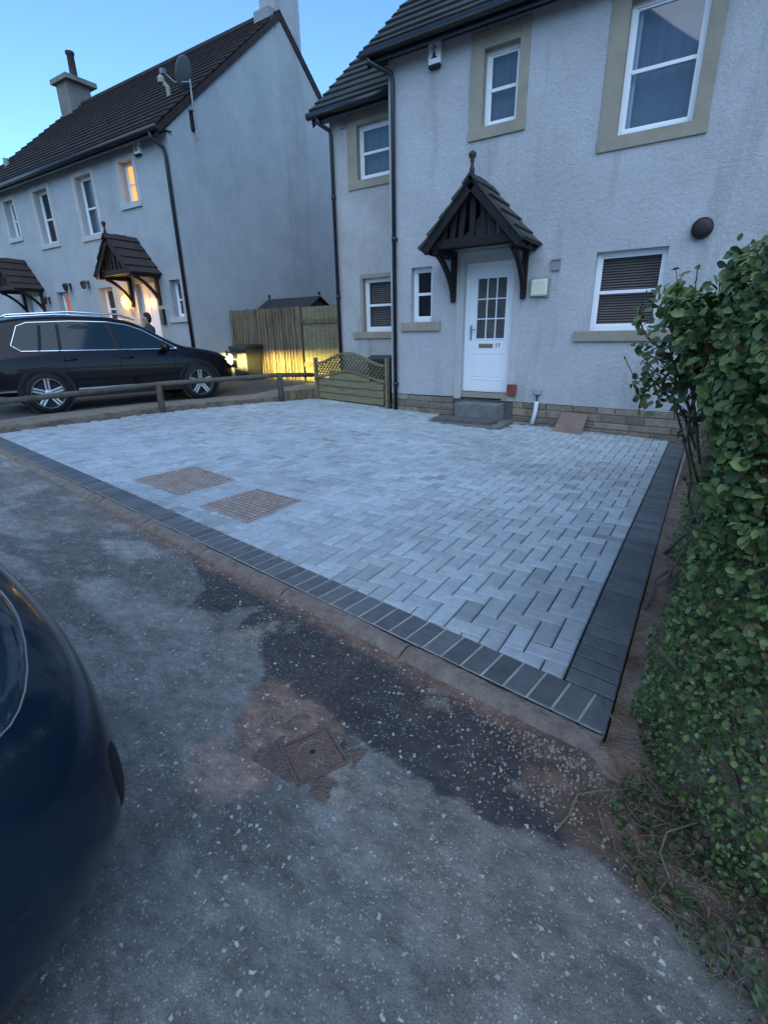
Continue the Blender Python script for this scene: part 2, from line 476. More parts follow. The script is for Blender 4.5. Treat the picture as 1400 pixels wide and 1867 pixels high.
DARKP = [(-2.329, 1.601), (-2.213, 1.415), (-2.033, 1.457), (-1.994, 1.580), (-1.886, 1.644), (-1.870, 1.429), (-1.689, 1.394), (-1.469, 1.252), (-1.348, 1.116), (-1.337, 0.943), (-1.275, 0.915), (-1.101, 0.930), (-0.879, 0.898), (-0.845, 1.057), (-0.913, 1.168), (-0.815, 1.119), (-0.720, 1.120), (-0.636, 1.130), (-0.590, 1.106), (-0.553, 1.116), (-0.506, 1.083), (-0.420, 1.089), (-0.320, 1.093), (-0.259, 1.099), (-0.188, 1.101), (-0.110, 1.118), (-0.055, 1.152), (0.018, 1.097), (0.106, 1.088), (0.205, 1.111), (0.310, 1.110), (0.366, 1.070), (0.384, 1.519), (-0.078, 1.550), (-0.275, 1.557), (-0.512, 1.605), (-0.793, 1.661), (-1.131, 1.729), (-1.529, 1.789), (-2.032, 1.879), (-2.669, 1.988), (-3.121, 2.006)]
REDP = [(-1.325, 0.933), (-1.354, 1.001), (-1.398, 1.166), (-1.396, 1.230), (-1.236, 1.215), (-0.975, 1.180), (-0.898, 1.129), (-0.995, 1.118), (-1.098, 0.926), (-1.038, 0.898), (-1.041, 0.816), (-1.081, 0.754), (-1.124, 0.831), (-1.203, 0.838), (-1.245, 0.902)]
PINKP = [(-1.333, 0.703), (-1.412, 0.784), (-1.327, 0.867), (-1.194, 0.830), (-1.083, 0.856), (-1.065, 0.764), (-1.111, 0.687), (-1.166, 0.665)]
DEBP = [(-0.491, 1.580), (-0.346, 1.514), (-0.309, 1.331), (-0.216, 1.238), (-0.104, 1.157), (-0.025, 1.148), (0.108, 1.094), (0.209, 1.113), (0.314, 1.112), (0.366, 1.070), (0.426, 1.545), (0.175, 1.627), (0.005, 1.606), (-0.170, 1.535), (-0.271, 1.543)]
SMEARS = [[(-1.855, 1.379), (-1.824, 1.444), (-1.746, 1.467), (-1.701, 1.542), (-1.613, 1.594), (-1.584, 1.541), (-1.661, 1.461), (-1.749, 1.358)], [(-0.871, 0.933), (-0.850, 0.999), (-0.778, 1.030), (-0.703, 0.986), (-0.688, 0.902), (-0.760, 0.880)], [(-0.320, 1.246), (-0.276, 1.286), (-0.222, 1.258), (-0.253, 1.211)], [(-0.788, 1.495), (-0.760, 1.594), (-0.648, 1.522), (-0.685, 1.444)]]
def road_col(x, y):
    wx = x+(fbm(x, y, 9, 3, 5)-.5)*.09; wy = y+(fbm(x, y, 9, 3, 9)-.5)*.09+(fbm(x, y, 42, 3, 19)-.5)*.035; wx = wx+(fbm(x, y, 42, 3, 18)-.5)*.035
    base = np.array([.130, .128, .120]); light = np.array([.27, .265, .25]); brown = np.array([.18, .15, .13])
    a = sstep((fbm(x*.8, y*1.8, 2.6, 7, 1)-.40)/.22)[:, None]*(.45+1.1*fbm(x*.7, y*2, 9, 4, 71))[:, None]
    far = sstep((-x-1.2)/2.5)[:, None]  # glancing sheen put into the colour: pale mottling strengthens with distance
    c = base*(1-a*(.40+.55*far)) + light*a*(.40+.55*far)
    b = sstep((fbm(x, y*1.4, 1.5, 5, 31)-.5)/.18)[:, None]
    c = c*(1-b*.5)+brown*b*.5
    fine = (.8+.4*fbm(x, y, 28, 3, 3))[:, None]
    c = c*fine
    def soft(poly, w=.02):
        m = np.zeros(len(x))
        for dx, dy in ((0, 0), (w, 0), (-w, 0), (0, w), (0, -w)):
            m += inpoly(wx+dx, wy+dy, poly)
        return (m/5)[:, None]
    dk = soft(DARKP, .008)
    dcol = np.array([.052, .048, .049])*(.75+.5*fbm(x, y, 12, 4, 8))[:, None]
    rb = sstep((fbm(x, y, 5, 4, 77)-.52)/.1)[:, None]
    dcol = dcol*(1-rb*.45)+np.array([.085, .062, .055])*rb*.45
    c = c*(1-dk)+dcol*dk
    pk = soft(PINKP, .03)*sstep((fbm(x, y, 14, 4, 21)-.25)/.25)[:, None]
    c = c*(1-.85*pk)+np.array([.33, .24, .205])*(.7+.6*fbm(x, y, 40, 3, 33))[:, None]*pk*.85
    for sp in SMEARS:
        sk = soft(sp, .03)*sstep((fbm(x, y, 24, 4, 29)-.3)/.25)[:, None]
        c = c*(1-.8*sk)+np.array([.30, .25, .205])*(.6+.8*fbm(x, y, 45, 3, 34))[:, None]*sk*.8
    rd = soft(REDP, .015)
    c = c*(1-.9*rd)+np.array([.225, .15, .118])*(.45+1.1*fbm(x, y, 26, 5, 4))[:, None]*rd*.9
    # earth washed along the kerb
    dist = kerb_y(x)-.085-y+(fbm(x, y, 6, 4, 55)-.5)*.10
    ke = sstep((.12-dist)/.09)*sstep((x+6.5)/3)
    ke = ke[:, None]
    c = c*(1-ke)+np.array([.19, .115, .085])*(.45+1.1*fbm(x, y, 25, 5, 6))[:, None]*ke
    de = soft(DEBP, .03)
    dc = np.array([.135, .09, .066])*(.45+1.1*fbm(x, y, 16, 5, 66))[:, None]
    c = c*(1-de)+dc*de
    return c
def road_mat():
    m = mat('worn_asphalt', (0, 0, 0), .82, .35, attr='Col')
    n = m.node_tree.nodes; l = m.node_tree.links; b = n['Principled BSDF']
    geo = n.new('ShaderNodeNewGeometry'); vc = [q for q in n if q.type == 'VERTEX_COLOR'][0]
    v = n.new('ShaderNodeTexVoronoi'); v.inputs['Scale'].default_value = 52; v.inputs['Randomness'].default_value = 1
    nd = n.new('ShaderNodeTexNoise'); nd.inputs['Scale'].default_value = 60
    l.new(geo.outputs['Position'], nd.inputs['Vector'])
    mixv = n.new('ShaderNodeMix'); mixv.data_type = 'RGBA'; mixv.blend_type = 'LINEAR_LIGHT'; mixv.inputs[0].default_value = .012
    l.new(geo.outputs['Position'], mixv.inputs[6]); l.new(nd.outputs['Color'], mixv.inputs[7])
    l.new(mixv.outputs[2], v.inputs['Vector'])
    # only some cells hold a chip; size by cell
    sep = n.new('ShaderNodeSeparateColor'); l.new(v.outputs['Color'], sep.inputs[0])
    big = n.new('ShaderNodeTexNoise'); big.inputs['Scale'].default_value = 2.3; big.inputs['Detail'].default_value = 4
    l.new(geo.outputs['Position'], big.inputs['Vector'])
    thr = n.new('ShaderNodeMapRange'); thr.inputs[1].default_value = .35; thr.inputs[2].default_value = .65; thr.inputs[3].default_value = .10; thr.inputs[4].default_value = .46
    l.new(big.outputs['Fac'], thr.inputs[0])
    sz = n.new('ShaderNodeMapRange'); sz.inputs[1].default_value = 0; sz.inputs[3].default_value = .40; sz.inputs[4].default_value = .08
    l.new(sep.outputs[0], sz.inputs[0]); l.new(thr.outputs[0], sz.inputs[2])
    lt = n.new('ShaderNodeMath'); lt.operation = 'SUBTRACT'
    l.new(sz.outputs[0], lt.inputs[0]); l.new(v.outputs['Distance'], lt.inputs[1])
    st = n.new('ShaderNodeMapRange'); st.inputs[1].default_value = -.02; st.inputs[2].default_value = .05
    l.new(lt.outputs[0], st.inputs[0])
    m1 = n.new('ShaderNodeMath'); m1.operation = 'LESS_THAN'; l.new(sep.outputs[0], m1.inputs[0]); l.new(thr.outputs[0], m1.inputs[1])
    m2 = n.new('ShaderNodeMath'); m2.operation = 'MULTIPLY'; l.new(st.outputs[0], m2.inputs[0]); l.new(m1.outputs[0], m2.inputs[1])
    m3 = n.new('ShaderNodeMapRange'); m3.inputs[3].default_value = .25; m3.inputs[4].default_value = 1; l.new(sep.outputs[1], m3.inputs[0])
    m4 = n.new('ShaderNodeMath'); m4.operation = 'MULTIPLY'; l.new(m2.outputs[0], m4.inputs[0]); l.new(m3.outputs[0], m4.inputs[1])
    # dark aggregate between
    v2 = n.new('ShaderNodeTexVoronoi'); v2.inputs['Scale'].default_value = 210
    l.new(geo.outputs['Position'], v2.inputs['Vector'])
    hs = n.new('ShaderNodeHueSaturation'); mr = n.new('ShaderNodeMapRange'); mr.inputs[2].default_value = .7; mr.inputs[3].default_value = 1.18; mr.inputs[4].default_value = .72
    l.new(v2.outputs['Distance'], mr.inputs[0]); gn = n.new('ShaderNodeTexNoise'); gn.inputs['Scale'].default_value = 13; gn.inputs['Detail'].default_value = 12; gn.inputs['Roughness'].default_value = .82
    gm = n.new('ShaderNodeMapping'); gm.inputs['Scale'].default_value = (.8, 1.5, 1); l.new(geo.outputs['Position'], gm.inputs['Vector']); l.new(gm.outputs[0], gn.inputs['Vector'])
    gr = n.new('ShaderNodeMapRange'); gr.inputs[1].default_value = .36; gr.inputs[2].default_value = .64; gr.inputs[3].default_value = .62; gr.inputs[4].default_value = 1.45
    l.new(gn.outputs['Fac'], gr.inputs[0])
    mu = n.new('ShaderNodeMath'); mu.operation = 'MULTIPLY'; l.new(mr.outputs[0], mu.inputs[0]); l.new(gr.outputs[0], mu.inputs[1])
    l.new(mu.outputs[0], hs.inputs['Value']); l.new(vc.outputs['Color'], hs.inputs['Color'])
    v3 = n.new('ShaderNodeTexVoronoi'); v3.inputs['Scale'].default_value = 135; l.new(geo.outputs['Position'], v3.inputs['Vector'])
    s3 = n.new('ShaderNodeSeparateColor'); l.new(v3.outputs['Color'], s3.inputs[0])
    c3 = n.new('ShaderNodeMath'); c3.operation = 'LESS_THAN'; c3.inputs[1].default_value = .13; l.new(s3.outputs[0], c3.inputs[0])
    d3 = n.new('ShaderNodeMath'); d3.operation = 'LESS_THAN'; d3.inputs[1].default_value = .42; l.new(v3.outputs['Distance'], d3.inputs[0])
    p3 = n.new('ShaderNodeMath'); p3.operation = 'MULTIPLY'; l.new(c3.outputs[0], p3.inputs[0]); l.new(d3.outputs[0], p3.inputs[1])
    q3 = n.new('ShaderNodeMath'); q3.operation = 'MULTIPLY'; q3.inputs[1].default_value = .38; l.new(p3.outputs[0], q3.inputs[0])
    w3 = n.new('ShaderNodeMath'); w3.operation = 'MAXIMUM'; l.new(q3.outputs[0], w3.inputs[0]); l.new(m4.outputs[0], w3.inputs[1]); m4 = w3
    mx = n.new('ShaderNodeMix'); mx.data_type = 'RGBA'
    l.new(m4.outputs[0], mx.inputs[0]); l.new(hs.outputs[0], mx.inputs[6]); mx.inputs[7].default_value = (.50, .49, .45, 1)
    l.new(mx.outputs[2], b.inputs['Base Color'])
    nb = n.new('ShaderNodeTexNoise'); nb.inputs['Scale'].default_value = 220; nb.inputs['Detail'].default_value = 6
    l.new(geo.outputs['Position'], nb.inputs['Vector'])
    ad = n.new('ShaderNodeMath'); ad.operation = 'ADD'; l.new(nb.outputs['Fac'], ad.inputs[0]); l.new(m4.outputs[0], ad.inputs[1])
    bp = n.new('ShaderNodeBump'); bp.inputs['Strength'].default_value = .55; bp.inputs['Distance'].default_value = .006
    l.new(ad.outputs[0], bp.inputs['Height']); l.new(bp.outputs[0], b.inputs['Normal'])
    return m
xs = np.unique(np.concatenate([np.linspace(-60, -14, 12), np.arange(-14, -3.6, .07), np.arange(-3.6, 1.2, .016), np.linspace(1.2, 60, 20)]).round(4))
ys = np.unique(np.concatenate([np.linspace(-30, -1, 20), np.arange(-1, 0, .06), np.arange(0, 3.2, .016), np.arange(3.2, 5.0, .3)]).round(4))
def road_z(X, Y):
    z = -.036+.008*(fbm(X, Y, 3, 4, 12)-.5)+.004*(fbm(X, Y, 20, 3, 13)-.5)
    deb = inpoly(X, Y, DEBP)
    return z + deb*.012*fbm(X, Y, 14, 3, 14)
RM = road_mat()
road = sheet('road', xs, ys, road_z, RM, road_col, keep=lambda x, y: (y < kerb_y(x)-.03) | (x > .4) & (y < 1.6))
tag(road, kind='structure')

# ------------------------------------------------------------------ block paving
def clip(poly, half):
    """half planes: list of (a,b,c) keep a*x+b*y<=c"""
    for a, b, c in half:
        out = []
        for i in range(len(poly)):
            p, q = poly[i], poly[(i+1) % len(poly)]
            fp, fq = a*p[0]+b*p[1]-c, a*q[0]+b*q[1]-c
            if fp <= 0: out.append(p)
            if (fp < 0) != (fq < 0) and fp != fq:
                t = fp/(fp-fq); out.append((p[0]+(q[0]-p[0])*t, p[1]+(q[1]-p[1])*t))
        poly = out
        if len(poly) < 3: return []
    return poly
def parea(p): return abs(sum(p[i][0]*p[(i+1) % len(p)][1]-p[(i+1) % len(p)][0]*p[i][1] for i in range(len(p))))/2
def halfplane(p, q):      # keep the left side of p->q
    dx, dy = q[0]-p[0], q[1]-p[1]
    return (dy, -dx, dy*p[0]-dx*p[1])
class Blocks:
    def __init__(s): s.v = []; s.f = []; s.c = []
    def add(s, poly, col, gap=.0034, bev=.0075, dz=0, th=.03):
        cx = sum(p[0] for p in poly)/len(poly); cy = sum(p[1] for p in poly)/len(poly)
        def inset(k):
            out = []
            for p in poly:
                dx, dy = p[0]-cx, p[1]-cy
                out.append((p[0]-math.copysign(min(k, abs(dx)*.8), dx), p[1]-math.copysign(min(k, abs(dy)*.8), dy)))
            return out
        A, B = inset(gap), inset(gap+bev); n = len(poly); k = len(s.v)
        tx, ty = random.gauss(0, .006), random.gauss(0, .006)
        for (x, y), z in [(p, -th) for p in A]+[(p, -bev*.9) for p in A]+[(p, 0) for p in B]:
            s.v.append((x, y, float(gz(x, y))+z+dz+(x-cx)*tx+(y-cy)*ty))
        s.f += [tuple(k+2*n+i for i in range(n))]
        for r in (0, 1):
            s.f += [(k+r*n+i, k+r*n+(i+1) % n, k+(r+1)*n+(i+1) % n, k+(r+1)*n+i) for i in range(n)]
        s.c += [col]*(3*n)
    def build(s, name, m):
        me = bpy.data.meshes.new(name); me.from_pydata(s.v, [], s.f); me.materials.append(m)
        at = me.color_attributes.new('Col', 'FLOAT_COLOR', 'POINT')
        at.data.foreach_set('color', np.array([(*c, 1) for c in s.c], np.float32).ravel())
        o = bpy.data.objects.new(name, me); COL.objects.link(o); return o
FY0 = kerb_y
def fl(x): return kerb_y(x)+.205           # inner edge of the front border
LEFT = [(-9.42, 2.95), (-9.22, 4.37), (-8.98, 5.89), (-8.36, 7.48), (-7.55, 9.0)]
def left_x(y):
    for (x0, y0), (x1, y1) in zip(LEFT, LEFT[1:]):
        if y <= y1: return x0+(x1-x0)*(y-y0)/(y1-y0)
    return LEFT[-1][0]
XR_IN, XR_OUT = -.292, -.083
Bk = Blocks(); U = .102
ang = math.atan(-.0)
halves = [halfplane((-9.6, fl(-9.6)), (0, fl(0))), halfplane((XR_IN, 0), (XR_IN, 9))]
def pave_col(x, y):
    t = random.random(); b = random.uniform(.82, 1.12)
    dusty = float(fbm(np.array([x]), np.array([y]), .9, 4, 40)[0])
    base = (.345, .385, .41)
    if t < .06 : b *= .80
    k = b*(.78+.5*dusty)
    return tuple(min(.6, c*k*random.uniform(.98, 1.02)) for c in base)
MH1 = [(-4.90, 2.70), (-4.00, 2.62), (-3.92, 3.28), (-4.80, 3.42)]
MH2 = [(-3.58, 2.50), (-2.86, 2.43), (-2.86, 3.11), (-3.52, 3.17)]
def in_cover(x, y):
    p = (np.array([x]), np.array([y]))
    return bool(inpoly(*p, MH1)[0] or inpoly(*p, MH2)[0])
for i in range(-96, 2):
    for j in range(12, 90):
        c = (i-j) % 4
        x, y = i*U+.014, j*U
        if c == 0: poly = [(x, y), (x+2*U, y), (x+2*U, y+U), (x, y+U)]
        elif c == 3: poly = [(x, y), (x+U, y), (x+U, y+2*U), (x, y+2*U)]
        else: continue
        cx = sum(p[0] for p in poly)/4; cy = sum(p[1] for p in poly)/4
        if cx < left_x(cy)-.05 or cy > 8.99: continue
        if cx > -5.4 and cy > 8.27: continue
        if -3.98 < cx < -2.62 and cy > 7.50: continue       # steps
        if cy > 8.04+.035*cx+.3 and cx > -2.6: continue
        if cx < -5.3 and cy > 8.92+.0*(cx): continue
        poly = clip(poly, halves)
        if not poly or parea(poly) < .0012: continue
        Bk.add(poly, pave_col(cx, cy), dz=random.gauss(0, .0008))
PM = mat('block_paver', (0, 0, 0), .62, .4, var=.16, vscale=16, bump=.35, bscale=120, attr='Col')
o = Bk.build('block_paving', PM); tag(o, kind='structure')
Bb = Blocks()
def bcol():
    k = random.uniform(.75, 1.2); return (.105*k, .112*k, .120*k)
s = 0
th = math.atan(.1465); dx, dy = -math.cos(th), math.sin(th); nx_, ny_ = math.sin(th), math.cos(th)
x0, y0 = -.083, kerb_y(-.083)+.002
cl = [halfplane((XR_OUT, 0), (XR_OUT, 9)), halfplane((-9.42, 0), (-9.42, 9))]
cl = [halfplane((XR_OUT, 0), (XR_OUT, 9))]
while s < 9.55:
    w_ = .1025; g_ = .004
    a = (x0+dx*s, y0+dy*s); b = (x0+dx*(s+w_), y0+dy*(s+w_))
    poly = [b, a, (a[0]+nx_*.2, a[1]+ny_*.2), (b[0]+nx_*.2, b[1]+ny_*.2)]
    poly = clip(poly, cl)
    if poly: Bb.add(poly, bcol(), gap=.0042, bev=.004)
    s += w_+g_*.6
y = fl(XR_OUT)+.004
yc = y
while y < 8.2:
    a0 = fl(XR_IN) if False else y
    sk = .1465*0
    poly = [(XR_IN+.004, y+ (XR_OUT-XR_IN)*.14), (XR_OUT, y), (XR_OUT, y+.102), (XR_IN+.004, y+.102+(XR_OUT-XR_IN)*.14)]
    Bb.add(poly, bcol(), gap=.0042, bev=.006); y += .1035
BM = mat('charcoal_paver', (0, 0, 0), .6, .4, var=.2, vscale=14, bump=.35, bscale=120, attr='Col')
o = Bb.build('paving_border', BM); tag(o, kind='structure')
# bedding / joint sand
def bed_keep(x, y):
    return (y > kerb_y(x)+.01) & (x < XR_OUT-.002) & (x > -9.45+.02) & ~((x > -5.2) & (y > 8.3)) & (y < 9.2) & (x > -9.38+np.clip((y-5.9)*.47, 0, 9)*1.0)
JS = mat('joint_sand', (.03, .03, .03), .95, var=.3, vscale=5, bump=.6, bscale=200)
n_ = JS.node_tree
o = sheet('bedding_sand', np.arange(-9.46, 0.0, .08), np.arange(1.5, 9.2, .08), lambda X, Y: gz(X, Y)-.016, JS, keep=bed_keep); tag(o, kind='structure')
o = sheet('border_joint_sand', np.arange(-9.5, -.08, .05), np.linspace(0, 1, 5), lambda X, Y: 0*X, mat('pale_joint_sand', (.36, .34, .30), .95, var=.3, vscale=9))
me = o.data
for v in me.vertices:
    x, t = v.co.x, v.co.y
    v.co.y = kerb_y(x)+.000+t*.202; v.co.z = -.0045
tag(o, kind='structure')

# ------------------------------------------------------------------ kerb: rounded concrete edging
prof = [(-.000, -.14), (-.000, -.012), (-.012, -.006), (-.040, -.006), (-.064, -.013), (-.085, -.024), (-.104, -.042), (-.104, -.14)]
mb = MB(); s = .0; kx = .0
r_ = random.Random(3)
while s < 60:
    L_ = .90; jog = r_.uniform(-.004, .004)
    segs = 12 if s < 8 else 2
    vs = []; fs = []
    for i in range(segs+1):
        q = s+.006+(L_-.012)*i/segs
        bx, by = x0+dx*q, kerb_y(-.083)+dy*q
        for (a, b) in prof:
            nz = float(noise2(np.array([q*9.0]), np.array([a*60.0]), 5)[0]-.5)*.008
            vs.append((bx+nx_*(a+jog+nz), by+ny_*(a+jog+nz), b+nz*.6))
    P_ = len(prof)
    fs = [(i*P_+k, i*P_+k+1, (i+1)*P_+k+1, (i+1)*P_+k) for i in range(segs) for k in range(P_-1)]
    fs += [tuple(range(P_)), tuple(range(segs*P_, (segs+1)*P_))]
    mb.add(vs, fs); s += L_
o = mb.build('kerb', M['kerb'], smooth=False); tag(o, kind='structure')

# ------------------------------------------------------------------ soil and neighbour ground
def soil_z(X, Y):
    z = gz(X, Y)-.028+.018*sstep((X+.06)/.18)+.05*(fbm(X, Y, 6, 5, 50)-.5)
    return z-.012*(Y < 1.50)+.02*sstep((X-.2)/.6)+.022*np.exp(-((X+.04)**2+(Y-1.53)**2)/.005)
o = sheet('soil_bed', np.concatenate([np.concatenate([np.arange(-.141, -.081, .02), np.arange(-.081, .6, .02)]), np.arange(.6, 3.2, .12)]), np.arange(1.28, 8.3, .03), soil_z, M['soil'], keep=lambda x, y: (y > 1.43-.12*(x > .2)) & ((x > -.082) | (y < 1.575)))
tag(o, kind='structure')
def nb_z(X, Y):
    lx = np.interp(Y, [2, 5.9, 9.0], [-9.4, -9.0, -7.6])
    d = lx-X
    return -.035+.155*sstep((d-.1)/.55)+.012*(fbm(X, Y, 5, 4, 61)-.5)*sstep((3-d)/3) - .05*(d < .02) + .16*sstep((Y-8.0)/1.2)*sstep((d)/1.2) - .10*sstep((3.2-Y)/1.5)
def nb_col(x, y):
    lx = np.interp(y, [2, 5.9, 9.0], [-9.4, -9.0, -7.6]); d = lx-x+(fbm(x, y, 5, 4, 2)-.5)*.06
    c = np.tile(np.array([.07, .068, .066]), (len(x), 1))
    grav = np.array([.17, .135, .105]); conc = np.array([.22, .20, .165])
    g_ = (d < .42)[:, None]; k_ = ((d > .42) & (d < .85))[:, None]
    moss = sstep((fbm(x, y, 6, 4, 3)-.5)/.1)[:, None]
    c = np.where(g_, grav*(.5+.9*fbm(x, y, 22, 4, 7))[:, None]*(1-moss*.35), c)
    c = np.where(k_, conc*(.75+.4*fbm(x, y, 8, 4, 9))[:, None], c)
    return c*(.85+.3*fbm(x, y, 4, 4, 23))[:, None]
NM = mat('neighbour_drive_surface', (0, 0, 0), .9, .3, var=.15, vscale=30, bump=.9, bscale=80, attr='Col')
xs2 = np.unique(np.concatenate([np.arange(-24, -11.5, .4), np.arange(-11.5, -6.8, .05)]).round(3))
o = sheet('neighbour_drive', xs2, np.arange(3.0, 12.6, .05), nb_z, NM, nb_col,
          keep=lambda x, y: (x < np.interp(y, [2, 5.9, 9.0], [-9.4, -9.0, -7.6])+.02) & (y > kerb_y(x)+.06) | (y > 8.93) & (x < -6.85))
tag(o, kind='structure')

# ================================================================== HOUSES
T40 = math.tan(RAD(40))
def canopy(parent, cx, Y, zlow, zapex, hw, proj, tm, wm, zbr, label, seed=1):
    """gabled porch canopy: boards, tiles, ridge, finial, trusses and wall brackets"""
    yf = Y-proj
    L = math.hypot(hw, zapex-zlow); ux, uz = hw/L, (zapex-zlow)/L
    mb = MB()
    # barge boards and wall-side rafters
    for sgn in (-1, 1):
        for yy, t, dpt in ((yf+.03, .035, .15), (Y-.05, .04, .10), ((yf+Y)/2, .04, .09)):
            e = Vector((cx+sgn*(hw-.01), yy, zlow-.06)); a = Vector((cx, yy, zapex-.07))
            mb.obox((e+a)/2, (a-e)/2*1.02, (0, t/2, 0), Vector((sgn*uz, 0, ux))*dpt/2)
        # soffit boarding below the tiles
        e = Vector((cx+sgn*(hw-.02), yf+.02, zlow-.01)); a = Vector((cx, yf+.02, zapex-.02))
        mb.obox((e+a)/2+Vector((0, proj/2-.01, 0)), (a-e)/2, (0, proj/2-.03, 0), Vector((sgn*uz, 0, ux))*.010)
        # eaves board
        mb.box((cx+sgn*(hw-.05)-.02, yf+.05, zlow-.10), (cx+sgn*(hw-.05)+.02, Y-.002, zlow+.0))
    # tie beam, king post and slats in the gable
    zt = zlow+.02
    mb.box((cx-hw+.09, yf+.10, zt-.06), (cx+hw-.09, yf+.17, zt+.06))
    mb.box((cx-hw+.14, yf+.35, zt-.05), (cx+hw-.14, yf+.40, zt+.05))
    mb.box((cx-.045, yf+.115, zt+.05), (cx+.045, yf+.165, zapex-.08))
    for sgn in (-1, 1):
        for k, q in enumerate((.16, .30, .44)):
            hh = (zapex-zt-.1)*(1-q/hw)-.04
            mb.obox((cx+sgn*q, yf+.14, zt+.06+hh/2), (.042, 0, 0), (0, .018, 0), (sgn*-.02, 0, hh/2))
    can = mb.build('porch_canopy', wm, parent, bevel=.004, label=label)
    for sgn in (-1, 1):
        t = tiled_slope('canopy_tiles', (cx+sgn*(hw+.03), yf-.02, zlow-.045), (cx+sgn*(hw+.03), Y, zlow-.045), (-sgn*ux, 0, uz), L+.02, tm, can, course=.285, th=.03, seed=seed+sgn)
    mb = MB()
    k = 0; y = yf-.035
    while y < Y-.02:
        y2 = min(y+.31, Y)
        for sgn in (-1, 1):
            c = Vector((cx+sgn*.055, (y+y2)/2, zapex+.035-.06)); mb.obox(c+Vector((0, 0, .012*(k % 2))), (0, (y2-y)/2, 0), Vector((sgn*ux, 0, -uz))*.085, Vector((sgn*uz, 0, ux))*.014)
        y = y2; k += 1
    mb.build('ridge_tiles', tm, can)
    MB().lathe([(.035, 0), (.035, .10), (.025, .12), (.022, .17), (.034, .19), (.024, .205), (.045, .225), (.056, .26), (.054, .275), (.030, .300), (.010, .308)], (cx, yf+.04, zapex+.0), seg=14).build('finial', tm, can, smooth=True)
    for sgn in (-1, 1):
        bx = cx+sgn*(hw-.17); b = MB()
        b.box((bx-.04, Y-.075, zbr), (bx+.04, Y-.001, zlow))
        b.box((bx-.04, yf+.12, zlow-.10), (bx+.04, Y-.075, zlow-.02))
        P = []
        for i in range(8):
            t = i/7; P.append(Vector((bx, Y-.07-(proj-.28)*(t**1.25), zbr+.10+(zlow-.12-zbr-.08)*(1-(1-t)**1.35))))
        for p, q in zip(P, P[1:]): b.beam(p, q+(q-p)*.08, .06, .075)
        b.lathe([(.04, 0), (.05, .03), (.03, .06)], (bx, Y-.04, zbr-.06), seg=8)
        b.build('bracket', wm, can)
    return can

def stone_plinth(parent, x0, x1, zb, ztop0, ztop1, Y, seed=1):
    B_ = Blocks(); r = random.Random(seed); V_ = []; F_ = []; C_ = []
    z = ztop0; rows = []
    hs = [.105, .125, .10, .13, .12]
    zz = 0
    for h in hs:
        x = x0+r.uniform(-.3, 0)
        while x < x1:
            w_ = r.uniform(.22, .55); a, b = max(x, x0)+.005, min(x+w_, x1)-.005; x += w_
            if b-a < .04: continue
            def zt(xx): return ztop0+(ztop1-ztop0)*(xx-x0)/(x1-x0)-.002-zz
            pr = r.uniform(0, .012); k = len(V_)
            g = .005
            for yy, e in ((Y+.05, 0), (Y-pr, 0), (Y-pr-.006, .012)):
                V_ += [(a+e, yy, zt(a)-h+g+e), (b-e, yy, zt(b)-h+g+e), (b-e, yy, zt(b)-g-e), (a+e, yy, zt(a)-g-e)]
            F_ += [(k+8, k+9, k+10, k+11)]+[(k+4*q+i, k+4*q+(i+1) % 4, k+4*q+4+(i+1) % 4, k+4*q+4+i) for q in (0, 1) for i in range(4)]
            t = r.uniform(.7, 1.25); wv = r.random()
            c = (.235*t, (.195+.01*wv)*t, (.140+.03*wv)*t, 1); C_ += [c]*12
        zz += h
    me = bpy.data.meshes.new('plinth'); me.from_pydata(V_, [], F_); me.materials.append(M['plinthstone'])
    at = me.color_attributes.new('Col', 'FLOAT_COLOR', 'POINT'); at.data.foreach_set('color', np.array(C_, np.float32).ravel())
    o = bpy.data.objects.new('stone_plinth', me); COL.objects.link(o); o.parent = parent
    MB().box((x0, Y+.004, zb), (x1, Y+.2, min(ztop0, ztop1)-.005)).build('mortar', M['mortar'], o)
    return o
M['plinthstone'] = mat('coursed_sandstone', (0, 0, 0), .9, var=.25, vscale=9, bump=.8, bscale=45, attr='Col')
M['mortar'] = mat('mortar', (.20, .18, .15), .95, var=.2)

# ---------------- the white house with the new drive
H1 = thing('house', 'pale roughcast house with sandstone window surrounds behind the block paved drive', 'house', (-5.1, 8.275, 0))
H1off = Vector((-5.1, 8.275, 0))
class Off:
    """children are modelled in world coordinates and parented with an inverse"""
def adopt(o, parent):
    o.parent = parent
    o.matrix_parent_inverse = Matrix.Translation(parent.location).inverted()
H1.location = (0, 0, 0)
FY = 8.275
XE = 3.6
holes = [(-3.47, -2.94, 4.262, 5.20), (-1.555, -.675, 3.80, 5.20), (-1.617, -.705, 1.372, 2.433), (-4.675, -4.26, 1.575, 2.465), (-3.66, -2.80, .395, 2.455)]
mb = facade(-5.1, XE, .30, 5.47, holes, FY, .13)
mb.add([(-5.1, FY, .30), (-2.9, FY, .268), (-2.9, FY, .301), (-5.1, FY, .301)], [(0, 1, 2, 3)])
